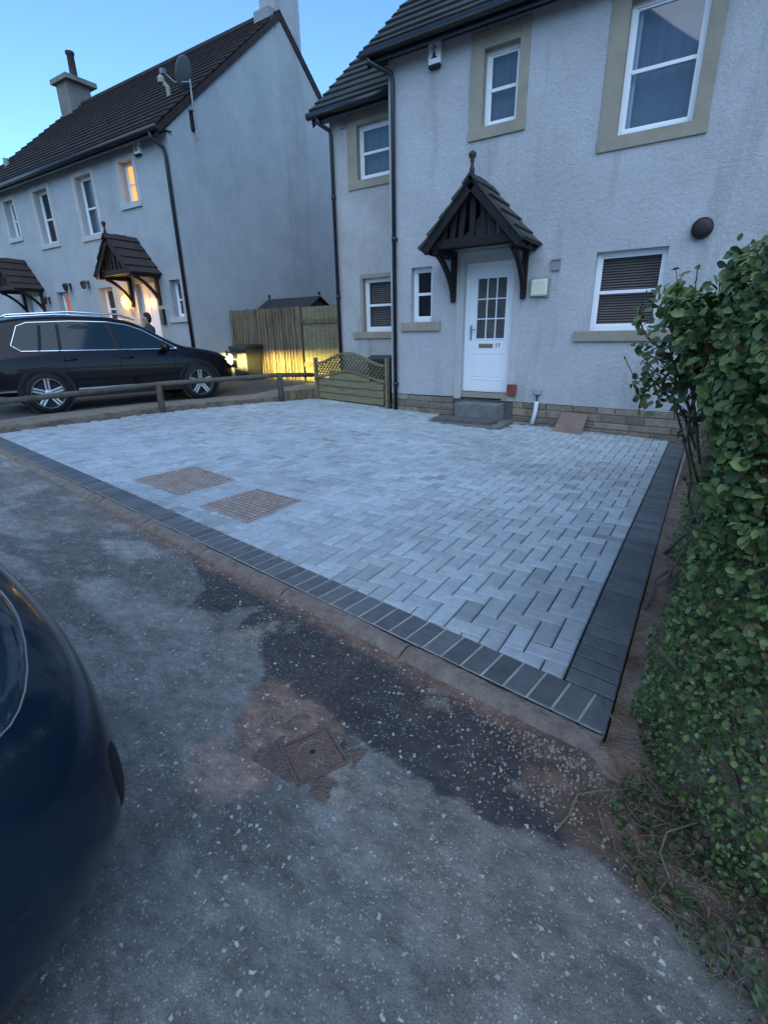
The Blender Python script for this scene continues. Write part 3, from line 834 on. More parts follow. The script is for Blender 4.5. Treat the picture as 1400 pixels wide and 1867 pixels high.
# lower lip of the render slopes gently with the plinth top
mb.add([(-5.1, FY, .3), (XE, FY, .3), (XE, FY, .19), (-5.1, FY, .299)], [(0, 3, 2, 1)])
mb.add([(-5.1, FY, .299), (XE, FY, .19), (XE, FY+.03, .19), (-5.1, FY+.03, .299)], [(0, 1, 2, 3)])
mb.add([(-5.1, FY, -.1), (-5.1, FY+.05, -.1), (-5.1, FY+.05, 5.6), (-5.1, FY, 5.47)], [(0, 1, 2, 3)])
mb.build('wall', M['wall'], H1, fix=False)
wl = MB()
wl.add([(-5.1, FY+.05, -.3), (-5.1, 13.6, -.3), (-5.1, 13.6, 10.0), (-5.1, FY+.05, 5.55)], [(0, 1, 2, 3)])
wl.add([(XE, FY, -.3), (XE, 18.6, -.3), (XE, 18.6, 5.5), (XE, 13.2, 9.8), (XE, FY, 5.6)], [(0, 1, 2, 3, 4)])
wl.add([(-6.87, 18.6, -.3), (XE, 18.6, -.3), (XE, 18.6, 5.5), (-6.87, 18.6, 5.5)], [(0, 1, 2, 3)])
wl.add([(-6.87, 8.98, -.3), (-6.87, 18.6, -.3), (-6.87, 18.6, 5.2), (-6.87, 13.2, 8.7), (-6.87, 8.98, 5.2)], [(0, 1, 2, 3, 4)])
wl.add([(-5.1, FY+.5, 2.75), (XE, FY+.5, 2.75), (XE, 18.6, 2.75), (-5.1, 18.6, 2.75)], [(0, 1, 2, 3)])
wl.build('side_and_rear_wall', M['wall_wing'], H1, fix=False)
stone_plinth(H1, -5.1, -3.78, -.3, .297, .281, FY+.012, 5)
stone_plinth(H1, -2.70, XE, -.42, .268, .19, FY+.012, 9)
# wing set back to the left
WY = 8.98
wholes = [(-6.24, -5.40, 4.14, 5.02), (-6.20, -5.36, 1.43, 2.45)]
mb = facade(-6.87, -5.101, -.25, 5.25, wholes, WY, .11)
mb.build('wing_wall', M['wall_wing'], H1, fix=False)
window(H1, -6.24, -5.40, 4.14, 5.02, WY, .09, .5, style='net', surround=(-6.46, -5.18, 4.01, 5.22))
window(H1, -6.20, -5.36, 1.43, 2.45, WY, .09, .5, style='blind', surround=None, sill=(-6.46, -5.15, 1.30, 1.43, .04))
MB().box((-6.27, WY-.012, 1.44), (-6.197, WY+.08, 2.52)).box((-6.197, WY-.0125, 2.447), (-5.3, WY+.08, 2.52)).build('stone_margin', M['sand'], H1)
# main windows
window(H1, -3.47, -2.94, 4.262, 5.20, FY, .11, .5, style='net', surround=(-3.67, -2.80, 4.12, 5.41), label='small upstairs window in a sandstone surround')
window(H1, -1.555, -.675, 3.80, 5.20, FY, .10, .5, style='side', surround=(-1.775, -.505, 3.65, 5.43), label='large upstairs window with a pale curtain at one side')
window(H1, -1.617, -.705, 1.372, 2.433, FY, .10, .5, style='blind', sill=(-1.805, -.52, 1.225, 1.372, .05), label='ground floor window with a slatted blind')
window(H1, -4.675, -4.26, 1.575, 2.465, FY, .10, .52, style='dark', sill=(-4.86, -4.08, 1.425, 1.575, .05), label='narrow window beside the front door')
# pale stone margin just inside the upper reveal
# door
D = MB()
D.box((-3.66, FY+.085, .395), (-3.585, FY+.16, 2.455)).box((-2.875, FY+.085, .395), (-2.80, FY+.16, 2.455)).box((-3.585, FY+.086, 2.38), (-2.875, FY+.159, 2.455)).box((-3.585, FY+.086, .395), (-2.875, FY+.159, .425))
dl = MB()
gx = [-3.425, -3.265, -3.115, -2.965]   # glazing bars
gx0, gx1, gz0, gz1 = -3.452, -2.955, 1.285, 2.215
lx0, lx1, lz0, lz1 = -3.583, -2.877, .427, 2.378
ly = FY+.10
dl.box((lx0, ly, lz0), (gx0, ly+.045, lz1)).box((gx1, ly, lz0), (lx1, ly+.045, lz1)).box((gx0, ly, gz1), (gx1, ly+.045, lz1)).box((gx0, ly, lz0), (gx1, ly+.045, gz0))
for k in (1, 2):
    x = gx0+(gx1-gx0)*k/3; dl.box((x-.009, ly+.004, gz0), (x+.009, ly+.04, gz1))
    z = gz0+(gz1-gz0)*k/3; dl.box((gx0, ly+.003, z-.009), (gx1, ly+.041, z+.009))
f_ = .022
dl.box((gx0-f_, ly-.010, gz0-f_), (gx0, ly+.001, gz1+f_)).box((gx1, ly-.010, gz0-f_), (gx1+f_, ly+.001, gz1+f_)).box((gx0, ly-.0101, gz1), (gx1, ly+.001, gz1+f_)).box((gx0, ly-.0101, gz0-f_), (gx1, ly+.001, gz0))
# moulded lower panels
for a, b in ((-3.50, -3.265), (-3.195, -2.96)):
    for (p, q) in (((a, ly-.008, 1.035), (b, ly+.001, 1.05)), ((a, ly-.008, .60), (b, ly+.001, .615)), ((a, ly-.0081, .615), (a+.014, ly+.001, 1.035)), ((b-.014, ly-.0081, .615), (b, ly+.001, 1.035))):
        dl.box(p, q)
    dl.box((a+.04, ly-.006, .65), (b-.04, ly+.001, 1.0))
door = dl.build('front_door', M['white'], H1, bevel=.003, label='white door with a nine pane window and the number 17')
D.build('door_frame', M['white'], door, bevel=.004)
MB().add([(gx0, ly+.025, gz0), (gx1, ly+.025, gz0), (gx1, ly+.025, gz1), (gx0, ly+.025, gz1)], [(0, 1, 2, 3)]).build('obscure_pane', M['frost'], door)
MB().box((-3.39, ly-.012, 1.135), (-3.14, ly-.001, 1.200)).box((-3.375, ly-.018, 1.15), (-3.155, ly-.0115, 1.185)).build('letterbox', M['brass'], door, bevel=.003)
text_mesh('door_number', '17', .092, M['trim'], door, (-3.055, ly-.004, 1.168), (RAD(90), 0, 0))
MB().box((-3.556, ly-.010, 1.26), (-3.526, ly-.001, 1.50)).tube([(-3.541, ly-.008, 1.43), (-3.541, ly-.05, 1.43), (-3.45, ly-.055, 1.43)], .009, 8).build('handle', M['steel'], door, bevel=.003)
MB().box((-3.66, FY-.012, .30), (-2.80, FY+.13, .395)).build('door_step_stone', M['sand'], door, bevel=.006)
# painted band around the door
MB().box((-3.79, FY-.014, .27), (-3.657, FY+.02, 2.62)).box((-2.803, FY-.014, .27), (-2.69, FY+.02, 2.62)).box((-3.657, FY-.0141, 2.452), (-2.803, FY+.02, 2.62)).build('door_surround', M['sandlight'], H1, bevel=.004)
canopy(H1, -3.24, FY, 2.63, 3.44, .77, .86, M['tile_dark'], M['blackwood'], 1.93, 'dark tiled gabled canopy over the white door', 3)
# front steps
o = MB().box((-3.60, 7.90, -.12), (-2.83, FY-.002, .235)).build('upper_step', M['step'], H1, bevel=.008)
o = MB().box((-3.86, 7.58, -.14), (-2.80, 7.898, .02)).build('lower_step', M['stepdark'], H1, bevel=.008)
MB().box((-3.80, FY+.016, -.3), (-2.68, FY+.2, .30)).build('foundation', M['stepdark'], H1)
MB().box((-3.98, 7.50, -.16), (-2.66, FY+.01, -.045)).build('drain_slab', M['step'], H1)
# roof
def main_roof():
    u = (0, math.cos(RAD(40)), math.sin(RAD(40)))
    r = tiled_slope('roof', (-5.36, 7.99, 5.53), (XE+.2, 7.99, 5.53), u, 6.8, M['tile_dark'], H1, course=.31, th=.035, seed=11, jag=.02, label='main roof of dark concrete tiles')
    # rear slope and verge boards, soffit, fascia
    mb = MB()
    yr, zr = 7.99+6.8*u[1], 5.53+6.8*u[2]
    mb.prism([(-5.33, 8.02, 5.50), (-5.33, yr, zr-.03), (-5.33, yr, zr-.25), (-5.33, 8.02, 5.30)], (.03, 0, 0))
    mb.prism([(-5.34, 8.00, 5.525), (XE, 8.00, 5.525), (XE, yr, zr-.005), (-5.34, yr, zr-.005)], (0, 0, -.02))
    mb.prism([(-5.34, yr, zr-.005), (XE, yr, zr-.005), (XE, 18.9, 5.3), (-5.34, 18.9, 5.3)], (0, 0, -.06))
    mb.build('roof_deck', M['blackwood'], r)
    MB().box((-5.33, 8.005, 5.36), (XE, 8.03, 5.52)).box((-5.33, 8.031, 5.455), (XE, FY+.12, 5.475)).build('fascia', M['black'], r)
    g = MB().tube([(-5.40, 7.945, 5.47), (XE, 7.945, 5.465)], .062, 12)
    g.build('gutter', M['black'], r, smooth=True)
    r2 = tiled_slope('wing_roof', (-7.12, 8.72, 5.305), (-5.30, 8.72, 5.305), u, 5.8, M['tile_dark'], H1, course=.31, th=.035, seed=12, jag=.02, label='lower wing roof of dark tiles')
    yr2, zr2 = 8.72+5.8*u[1], 5.305+5.8*u[2]
    mb = MB()
    mb.prism([(-7.09, 8.75, 5.28), (-7.09, yr2, zr2-.03), (-7.09, yr2, zr2-.25), (-7.09, 8.75, 5.08)], (.03, 0, 0))
    mb.prism([(-7.10, 8.73, 5.30), (-5.2, 8.73, 5.30), (-5.2, yr2, zr2-.005), (-7.10, yr2, zr2-.005)], (0, 0, -.02))
    mb.prism([(-7.10, yr2, zr2-.005), (-5.1, yr2, zr2-.005), (-5.1, 18.9, 5.0), (-7.10, 18.9, 5.0)], (0, 0, -.06))
    mb.build('roof_deck', M['blackwood'], r2)
    MB().box((-7.09, 8.735, 5.13), (-5.101, 8.76, 5.29)).box((-7.09, 8.761, 5.225), (-5.101, WY+.1, 5.245)).build('fascia', M['black'], r2)
    MB().tube([(-7.15, 8.68, 5.24), (-5.16, 8.68, 5.245)], .062, 12).build('gutter', M['black'], r2, smooth=True)
main_roof()
MB().tube([(-5.27, 7.945, 5.44), (-5.24, 7.945, 5.36), (-5.12, 8.06, 5.30), (-4.99, 8.20, 5.24), (-4.985, 8.215, 5.12), (-4.985, 8.215, .0)], .036, 12) \
    .lathe([(.045, 0), (.045, .07)], (-4.985, 8.215, 2.9), seg=12).lathe([(.045, 0), (.045, .07)], (-4.985, 8.215, .45), seg=12) \
    .box((-5.03, 8.215, 2.92), (-4.94, 8.275, 2.95)).box((-5.03, 8.215, .47), (-4.94, 8.275, .50)).build('downpipe', M['black'], H1, smooth=True)
MB().tube([(-6.93, 8.68, 5.20), (-6.90, 8.70, 5.10), (-6.80, 8.90, 5.02), (-6.80, 8.92, 4.9), (-6.80, 8.92, -.1)], .036, 12).lathe([(.045, 0), (.045, .07)], (-6.80, 8.92, 2.1), seg=12) \
    .lathe([(.045, 0), (.045, .07)], (-6.80, 8.92, 3.9), seg=12).build('downpipe', M['black'], H1, smooth=True)

# ---------------- the grey house across the neighbour drive
H2 = thing('house', 'long grey roughcast house with brown tiled roof and a lit upstairs window', 'house')
LY, GX, LX = 8.8, -11.45, -22.2
lh = dict(lit=(-13.53, -12.93, 4.68, 5.60), t1=(-15.70, -14.85, 4.16, 5.60), t2=(-18.10, -17.25, 4.18, 5.60), s2=(-20.10, -19.45, 4.55, 5.60),
          g1=(-12.22, -11.78, 1.90, 2.80), g2=(-15.57, -14.86, 1.70, 2.80), g3=(-18.05, -17.30, 1.70, 2.82), d1=(-13.74, -12.86, .55, 2.80), d2=(-20.05, -19.15, .55, 2.80))
mb = facade(LX, GX, -.1, 5.93, list(lh.values()), LY, .22)
ar = 12.95; zr = 9.62
mb.add([(GX, LY, -.2), (GX, 17.1, -.2), (GX, 17.1, 5.93), (GX, ar, zr-.1), (GX, LY, 5.93)], [(0, 1, 2, 3, 4)])
mb.add([(LX, LY, -.2), (LX, 17.1, -.2), (LX, 17.1, 5.93), (LX, ar, zr-.1), (LX, LY, 5.93)], [(4, 3, 2, 1, 0)])
mb.add([(LX, 17.1, -.2), (GX, 17.1, -.2), (GX, 17.1, 5.93), (LX, 17.1, 5.93)], [(3, 2, 1, 0)])
mb.add([(LX, LY+.5, 3.2), (GX, LY+.5, 3.2), (GX, 17, 3.2), (LX, 17, 3.2)], [(3, 2, 1, 0)])
mb.build('wall', M['wall_far'], H2, fix=False)
def lw(key, style, sur=True, label=None, rail=.48):
    a, b, c, d = lh[key]
    window(H2, a, b, c, d, LY, .17, rail, .05, style, label, sill=(a-.14, b+.14, c-.13, c, .05), smat=M['sandlight'], backdepth=.10)
    if sur:
        MB().box((a-.15, LY-.012, c+.006), (a+.003, LY+.05, d+.13)).box((b-.003, LY-.012, c+.006), (b+.15, LY+.05, d+.13)).box((a+.003, LY-.0121, d-.003), (b-.003, LY+.05, d+.13)).build('stone_margin', M['sandlight'], H2)
lw('lit', 'lit', label='upstairs window lit warm yellow'); lw('t1', 'net'); lw('t2', 'dark'); lw('s2', 'dark')
lw('g1', 'dark', False); lw('g2', 'dark', False); lw('g3', 'litred', False, 'ground floor window with a red lit curtain')
def ldoor(key, m, lab):
    a, b, c, d = lh[key]; dd = MB()
    dd.box((a+.07, LY+.14, c), (b-.07, LY+.18, d-.07))
    for q in (-1, 1):
        mx_ = (a+b)/2+q*.17
        for z0_, z1_ in ((c+.2, c+.85), (c+1.0, d-.25)): dd.box((mx_-.12, LY+.130, z0_), (mx_+.12, LY+.141, z1_))
    do = dd.build('front_door', m, H2, bevel=.004, label=lab)
    MB().box((a, LY+.12, c), (a+.07, LY+.2, d)).box((b-.07, LY+.12, c), (b, LY+.2, d)).box((a+.068, LY+.121, d-.07), (b-.068, LY+.199, d)).build('door_frame', M['white'], do)
    MB().tube([(a+.13, LY+.13, c+1.0), (a+.13, LY+.08, c+1.0), (a+.22, LY+.08, c+1.0)], .01, 8).build('handle', M['steel'], do)
    MB().box((a-.1, LY-.9, -.05), (b+.1, LY+.05, .52)).build('door_step', M['step'], do)
ldoor('d1', M['white'], 'pale door lit by the porch lamp'); ldoor('d2', M['white'], None)
canopy(H2, -13.29, LY, 2.98, 3.84, .79, .87, M['tile_brown'], M['brownwood'], 2.28, 'brown tiled canopy over the lamplit door', 21)
canopy(H2, -19.60, LY, 2.98, 3.84, .79, .87, M['tile_brown'], M['brownwood'], 2.28, 'brown tiled canopy at the far end', 31)
u = (0, math.cos(RAD(40)), math.sin(RAD(40)))
rf = tiled_slope('roof', (LX-.12, 8.5, 5.93), (GX+.06, 8.5, 5.93), u, (ar-8.5)/u[1], M['tile_brown'], H2, course=.31, th=.035, seed=41, jag=.03, label='brown tiled roof')
mb = MB()
mb.prism([(GX+.0, 8.5, 5.90), (GX+.0, ar, zr+.02), (GX+.0, ar, zr-.16), (GX+.0, 8.5, 5.72)], (.05, 0, 0))
mb.prism([(GX+.0, 17.4, 5.90), (GX+.0, ar, zr+.02), (GX+.0, ar, zr-.16), (GX+.0, 17.4, 5.72)], (.05, 0, 0))
mb.prism([(LX, 8.52, 5.92), (GX, 8.52, 5.92), (GX, ar, zr), (LX, ar, zr)], (0, 0, -.03))
mb.prism([(LX-.1, 17.4, 5.92), (GX+.05, 17.4, 5.92), (GX+.05, ar, zr+.05), (LX-.1, ar, zr+.05)], (0, 0, -.06))
mb.build('roof_deck', M['brownwood'], rf)
MB().tube([(LX, ar, zr+.03), (GX-.9, ar, zr+.03)], .11, 10).build('ridge_tiles', M['tile_brown'], rf)
MB().box((LX, 8.52, 5.74), (GX+.05, 8.55, 5.92)).box((LX, 8.551, 5.86), (GX+.049, LY+.1, 5.885)).build('fascia', M['black'], rf)
MB().tube([(LX, 8.46, 5.86), (GX+.1, 8.46, 5.86)], .065, 10).build('gutter', M['black'], rf, smooth=True)
# chimneys
c1 = MB().box((-11.98, 12.78, .7), (GX+.006, 13.80, 11.2)).build('chimney', M['chimwall'], rf)
MB().box((-12.08, 12.68, 11.2), (GX+.13, 13.90, 11.32)).build('cap', M['chim'], c1)
MB().box((-12.0, 12.55, 9.25), (GX+.035, 12.78, 9.62)).build('flashing', M['greyp2'], c1)
c2 = MB().box((-22.15, 12.45, 8.8), (-21.4, 13.3, 10.25)).build('chimney', M['chim'], rf)
MB().box((-22.28, 12.33, 10.25), (-21.17, 13.47, 10.40)).build('cap', M['chim'], c2)
MB().lathe([(.16, 0), (.13, .1), (.12, .72), (.15, .76), (.15, .84)], (-21.6, 12.9, 10.42), seg=14).build('chimney_pot', M['tile_brown'], c2, smooth=True)
MB().tube([(-12.35, 9.72, 6.90), (-12.35, 9.72, 7.16), (-12.42, 9.66, 7.26)], .055, 10).lathe([(.085, 0), (.085, .10), (.05, .15)], (-12.45, 9.63, 7.25), seg=10).build('flue', M['pale'], rf)
MB().tube([(-21.2, 9.7, 6.70), (-21.2, 9.7, 7.18)], .09, 10).build('flue', M['greyp2'], rf)
MB().tube([(-11.62, 8.46, 5.82), (-11.60, 8.50, 5.68), (-11.52, 8.70, 5.55), (-11.52, 8.735, 5.4), (-11.52, 8.735, .0)], .045, 10).build('downpipe', M['black'], H2, smooth=True)
MB().box((GX+.001, LY+.02, -.2), (GX+.03, 12.0, .62)).build('base_band', M['wall_wing'], H2)

# ------------------------------------------------------------------ things fixed to the walls
def alarm(cx, y, z, w_, h_, label, big=True):
    t = thing('alarm_box', label, 'alarm box', (cx, y, z))
    mb = MB()
    mb.prism([(-w_/2, 0, -h_/2), (w_/2, 0, -h_/2), (w_/2, 0, h_/2), (-w_/2, 0, h_/2)], (0, -.075, 0))
    b = mb.build('housing', M['white'], t, bevel=.012)
    MB().box((-w_/2+.01, -.085, -h_/2-.045), (w_/2-.01, -.01, -h_/2-.001)).build('strobe', M['trim'], t, bevel=.01)
    e = MB()
    e.lathe([(.040, -.0765), (.040, -.0750)], (0, 0, .02), 'Y', 20)
    e.box((-.022, -.0765, -.085), (.022, -.075, -.03))
    e.box((-.05, -.0764, -.100), (.05, -.075, -.080))
    eo = e.build('emblem', M['trim'], b)
    c = MB()
    for s_ in (-1, 1): c.obox((0, -.0775, .018), (.028, 0, .028*s_), (0, .0008, 0), (-.006*s_, 0, .006))
    c.build('emblem_cross', M['white'], b)
    k = MB()
    for i in range(6): k.box((-.062+i*.022, -.0765, .115), (-.048+i*.022, -.075, .152))
    k.build('lettering', M['greyp'], b)
alarm(-4.245, FY, 5.36, .20, .34, 'white alarm box with black emblem high on the near house below the gutter')
alarm(-12.58, LY, 5.78-.02, .22, .30, 'small white alarm box under the gutter of the grey house beyond the drive')

t = MB().prism([(-2.535, FY-.001, 1.885), (-2.235, FY-.001, 1.865), (-2.235, FY-.001, 2.15), (-2.535, FY-.001, 2.15)], (0, -.03, 0)).build('meter_cover', M['greyp2'], bevel=.012)
tag(t, 'cream rounded box on a dark backplate right of the front door canopy', 'wall box')
t.name = 'wall_box'
MB().box((-2.520, FY-.085, 1.895), (-2.265, FY-.032, 2.135)).build('cover', M['cream'], t, bevel=.035)
t = MB().box((-2.245, FY-.035, 2.24), (-2.115, FY-.001, 2.39)).box((-2.25, FY-.05, 2.375), (-2.11, FY-.001, 2.395)).build('wall_vent', M['greyp2'], bevel=.004)
tag(t, 'small square grey vent above the cream box on the near house wall', 'vent')
t = MB().box((-6.60, WY-.03, 5.02), (-6.50, WY-.001, 5.14)).box((-6.605, WY-.045, 5.13), (-6.495, WY-.001, 5.145)).build('wall_vent', M['greyp2'], bevel=.004)
tag(t, 'little dark vent under the wing gutter left of the wing upstairs window', 'vent')
t = MB().lathe([(.125, -.001), (.125, -.05), (.118, -.085), (.09, -.105), (.045, -.112), (.01, -.113)], (-.36, FY, 2.595), 'Y', 28).build('flue_terminal', mat('maroon_black_plastic', (.016, .010, .014), .5, .4), smooth=True)
tag(t, 'round black flue cover on the wall above the hedge', 'flue')
t = MB().box((-2.785, FY-.095, .37), (-2.635, FY-.016, .555)).build('gas_box', M['rust'], bevel=.008)
tag(t, 'small brick red box on the wall right of the door step', 'wall box')
t = MB().box((-2.335, FY-.06, .405), (-2.215, FY-.001, .50)).build('outlet_box', M['greyp'], bevel=.01)
tag(t, 'small grey outlet box just above the stone plinth', 'wall box')
MB().tube([(-2.275, FY-.03, .41), (-2.285, FY-.035, .30)], .012, 8).build('cable', M['trim'], t)
t = MB().tube([(-2.275, FY-.055, .30), (-2.28, FY-.075, .12), (-2.30, FY-.14, -.06)], .034, 12).build('pipe_stub', M['bluepipe'], smooth=True)
tag(t, 'pale blue plastic pipe standing against the stone plinth', 'pipe')
t = MB().tube([(-.665, FY-.001, .735), (-.665, FY-.05, .735), (-.665, FY-.06, .70), (-.665, FY-.055, .665)], .011, 8).box((-.69, FY-.04, .755), (-.64, FY-.03, .765)).lathe([(.025, -.006), (.025, 0)], (-.665, FY, .72), 'Y', 12).build('wall_tap', M['trim'])
tag(t, 'small dark hose tap on the wall beside the hedge', 'tap')
t = MB().prism([(-1.90, 7.93, -.125), (-1.46, 7.90, -.135), (-1.46, 8.19, .115), (-1.86, 8.21, .125)], (0, .03, .035)).build('stone_slab', M['slab'], bevel=.006)
tag(t, 'loose reddish stone slab leaning against the plinth', 'slab')
def wall_lamp(x, z, lab):
    t = thing('wall_lamp', lab, 'wall lamp', (x, LY, z))
    MB().box((-.05, -.03, -.10), (.05, -.001, .10)).tube([(0, -.02, .02), (0, -.10, .10), (0, -.16, .06)], .013, 8).build('bracket', M['black'], t)
    MB().lathe([(.03, .09), (.10, .03), (.085, .02), (.06, -.10), (.03, -.13)], (0, -.17, 0), seg=8).build('lantern', M['black'], t)
    return t
wall_lamp(-17.07, 2.93, 'black wall lantern above the red lit window of the grey house')
wall_lamp(-16.03, 2.93, 'black wall lantern between the red lit window and the lamplit porch')
wall_lamp(-18.55, 2.62, 'small black wall lantern beside the far canopy of the grey house')
t = thing('porch_lamp', 'glowing yellow porch lamp left of the lamplit door', 'wall lamp', (-14.02, LY, 2.36))
MB().box((-.05, -.03, -.10), (.05, -.001, .12)).build('backplate', M['black'], t)
MB().lathe([(.02, .17), (.10, .12), (.12, -.02), (.08, -.16), (.015, -.19)], (0, -.16, 0), seg=12).build('globe', M['lamp'], t, smooth=True)
pl = bpy.data.lights.new('porch_bulb', 'POINT'); pl.energy = 9; pl.color = (1, .50, .12); pl.shadow_soft_size = .08
po = bpy.data.objects.new('porch_bulb', pl); COL.objects.link(po); po.parent = t; po.location = (0, -.34, 0)
t = MB().box((-12.70, LY-.09, 1.72), (-12.56, LY-.001, 2.12)).build('letter_box', M['black'], bevel=.01)
tag(t, 'slim black letter box on the wall right of the lamplit door', 'letter box')
# satellite dish on its pole at the gable
t = thing('satellite_dish', 'grey satellite dish on a pole clamped to the gable of the grey house', 'satellite dish', (-11.33, 9.56, 0))
MB().tube([(0, 0, 5.85), (0, 0, 7.05)], .022, 8).build('pole', M['galv'], t)
MB().box((-.12, -.03, 6.42), (.01, .03, 6.46)).box((-.12, -.03, 6.08), (.01, .03, 6.12)).box((-.12, -.05, 6.06), (-.09, .05, 6.48)).build('bracket', M['black'], t)
ds = MB(); seg = 24; rings = 6; vs = [(0, 0, 0)]; fs = []
for i in range(1, rings+1):
    r = .31*i/rings
    for k in range(seg): a = 2*math.pi*k/seg; vs.append((r*math.cos(a)*.9, -.28*(r*r), r*math.sin(a)))
for k in range(seg): fs.append((0, 1+k, 1+(k+1) % seg))
for i in range(rings-1):
    for k in range(seg): fs.append((1+i*seg+k, 1+i*seg+(k+1) % seg, 1+(i+1)*seg+(k+1) % seg, 1+(i+1)*seg+k))
ds.add(vs, fs); d = ds.build('reflector', M['galvdark'], t, smooth=True); d.location = (-.03, -.10, 7.15); d.rotation_euler = (RAD(-22), 0, RAD(-74))
md = d.modifiers.new('s', 'SOLIDIFY'); md.thickness = .012
MB().tube([(0, 0, 7.0), (-.20, -.28, 6.95), (-.34, -.44, 7.12)], .014, 8).box((-.40, -.50, 7.08), (-.30, -.40, 7.18)).build('arm', M['galv'], t)

# ================================================================== FENCES, SHED, BIN
# tall board fence
t = thing('board_fence', 'tall fence of narrow weathered vertical boards beside the grey gable', 'fence', (0, 0, 0))
mb = MB(); r = random.Random(5); x = -11.40
while x < -8.92:
    w_ = r.choice((.07, .095, .10, .12)); d_ = r.uniform(0, .022)
    mb.obox((x+w_/2, 10.0-d_, 1.11+r.uniform(-.01, .01)), (w_/2-.004, 0, 0), (0, .009, 0), (r.uniform(-.008, .008), 0, .95+r.uniform(-.012, .012))); x += w_+r.uniform(.012, .032)
mb.build('boards', M['wood_old'], t)
mb = MB()
for z in (.45, 1.15, 1.85): mb.box((-11.42, 10.02, z-.04), (-8.9, 10.07, z+.04))
mb.build('rails', M['wood_old'], t)
for x in (-11.42, -10.2, -8.86): MB().box((x-.05, 10.03 if x < -9 else 9.95, .05), (x+.05, 10.13 if x < -9 else 10.07, 2.07)).build('post', M['wood_old'], t)
t = thing('side_gate', 'plain boarded timber gate between the tall fence and the near house', 'gate', (0, 0, 0))
mb = MB(); x = -8.78
while x < -7.0:
    mb.obox((x+.07, 10.0, 1.09), (.066, 0, 0), (0, .01, 0), (0, 0, .96)); x += .14
mb.build('boards', M['wood_green'], t)
MB().box((-8.78, 9.96, 1.66), (-7.0, 9.988, 1.76)).box((-8.78, 9.96, .62), (-7.0, 9.988, .74)).build('ledges', M['wood_old'], t)
# shed
t = thing('shed', 'small timber shed with a felt roof rising behind the tall fence', 'shed', (0, 0, 0))
MB().prism([(-11.15, 10.9, .1), (-11.15, 11.9, .1), (-11.15, 11.9, 2.05), (-11.15, 11.4, 2.35), (-11.15, 10.9, 2.05)], (1.7, 0, 0)).build('walls', M['wood_old'], t)
mb = MB()
for s_ in (-1, 1):
    mb.prism([(-11.25, 11.4, 2.40), (-11.25, 11.4+s_*.62, 2.04), (-11.25, 11.4+s_*.62, 2.01), (-11.25, 11.4, 2.37)], (1.95, 0, 0))
mb.build('roof', M['felt'], t)
MB().prism([(-11.27, 11.40, 2.42), (-11.27, 10.80, 2.07), (-11.27, 10.80, 1.98), (-11.27, 11.40, 2.32), (-11.27, 12.0, 1.98), (-11.27, 12.0, 2.07)], (.02, 0, 0)).build('barge_board', M['wood_old'], t)
MB().box((-11.25, 11.37, 2.42), (-11.21, 11.43, 2.52)).box((-9.36, 11.37, 2.42), (-9.32, 11.43, 2.50)).build('finials', M['felt'], t)
# wheelie bin
def bin_(loc, rz, label, h=1.07, m='bin'):
    t = thing('wheelie_bin', label, 'bin', loc, rz)
    b = MB(); 
    lo = [(-.22, -.26), (.22, -.26), (.22, .22), (-.22, .22)]; hi = [(-.29, -.34), (.29, -.34), (.29, .32), (-.29, .32)]
    vs = [(x, y, .06) for x, y in lo]+[(x, y, h-.10) for x, y in hi]
    b.add(vs, [(0, 3, 2, 1), (4, 5, 6, 7), (0, 1, 5, 4), (1, 2, 6, 5), (2, 3, 7, 6), (3, 0, 4, 7)])
    b.box((-.30, -.355, h-.16), (.30, -.33, h-.10)); b.box((-.12, -.31, .25), (.12, -.28, .62))
    b.build('body', M[m], t, bevel=.02)
    l_ = MB().prism([(-.31, -.36, h-.10), (-.31, -.34, h-.05), (-.31, .10, h), (-.31, .36, h-.03), (-.31, .36, h-.09)], (.62, 0, 0))
    l_.build('lid', M[m], t, bevel=.015)
    MB().tube([(-.25, .36, h-.06), (-.25, .41, h-.05), (.25, .41, h-.05), (.25, .36, h-.06)], .014, 8).build('handle', M[m], t)
    for s_ in (-1, 1): MB().lathe([(.10, -.025), (.10, .025)], (s_*.25, .28, .10), 'X', 18).build('wheel', M['tyre'], t)
    return t
bin_((-10.50, 9.62, .20), .08, 'black wheelie bin in front of the tall board fence', 1.0)
b2_ = bin_((-5.66, 8.775, -.0), .1, 'dark bin with its lid just above the lattice topped panel', .99)
b2_.scale = (.85, .40, .99)
# lattice topped panel
pa, pb = Vector((-7.50, 8.90, 0)), Vector((-5.32, 8.40, 0)); e = (pb-pa).normalized(); LN = (pb-pa).length; nf = Vector((e.y, -e.x, 0))
t = thing('trellis_panel', 'low green timber fence panel with an arched lattice top beside the near house', 'fence panel', (0, 0, 0))
def pt(s_, z, o_=0): return pa+e*s_+Vector((0, 0, z))+nf*o_
def top1(s_): return .50+.16*math.sin(math.pi*min(max((s_-.1)/(LN-.2), 0), 1))**1.6
def top2(s_): return .80+.22*math.sin(math.pi*min(max((s_-.1)/(LN-.2), 0), 1))**1.6
mb = MB()
for k in range(4):
    z0_, z1_ = .03+k*.148, .03+(k+1)*.148+.012
    for (a, b, q) in ((.06, .72, 0), (.72, 1.45, 1), (1.45, LN-.06, 0)):
        if k == 3: a, b = max(a, .45), min(b, LN-.45)
        if b-a < .1: continue
        mb.obox(pt((a+b)/2, (z0_+z1_)/2, .004*q), e*(b-a)/2, nf*.005, Vector((0, 0, (z1_-z0_)/2))-nf*.013)
mb.build('boards', M['wood_green'], t)
mb = MB(); mb2 = MB()
N = 20
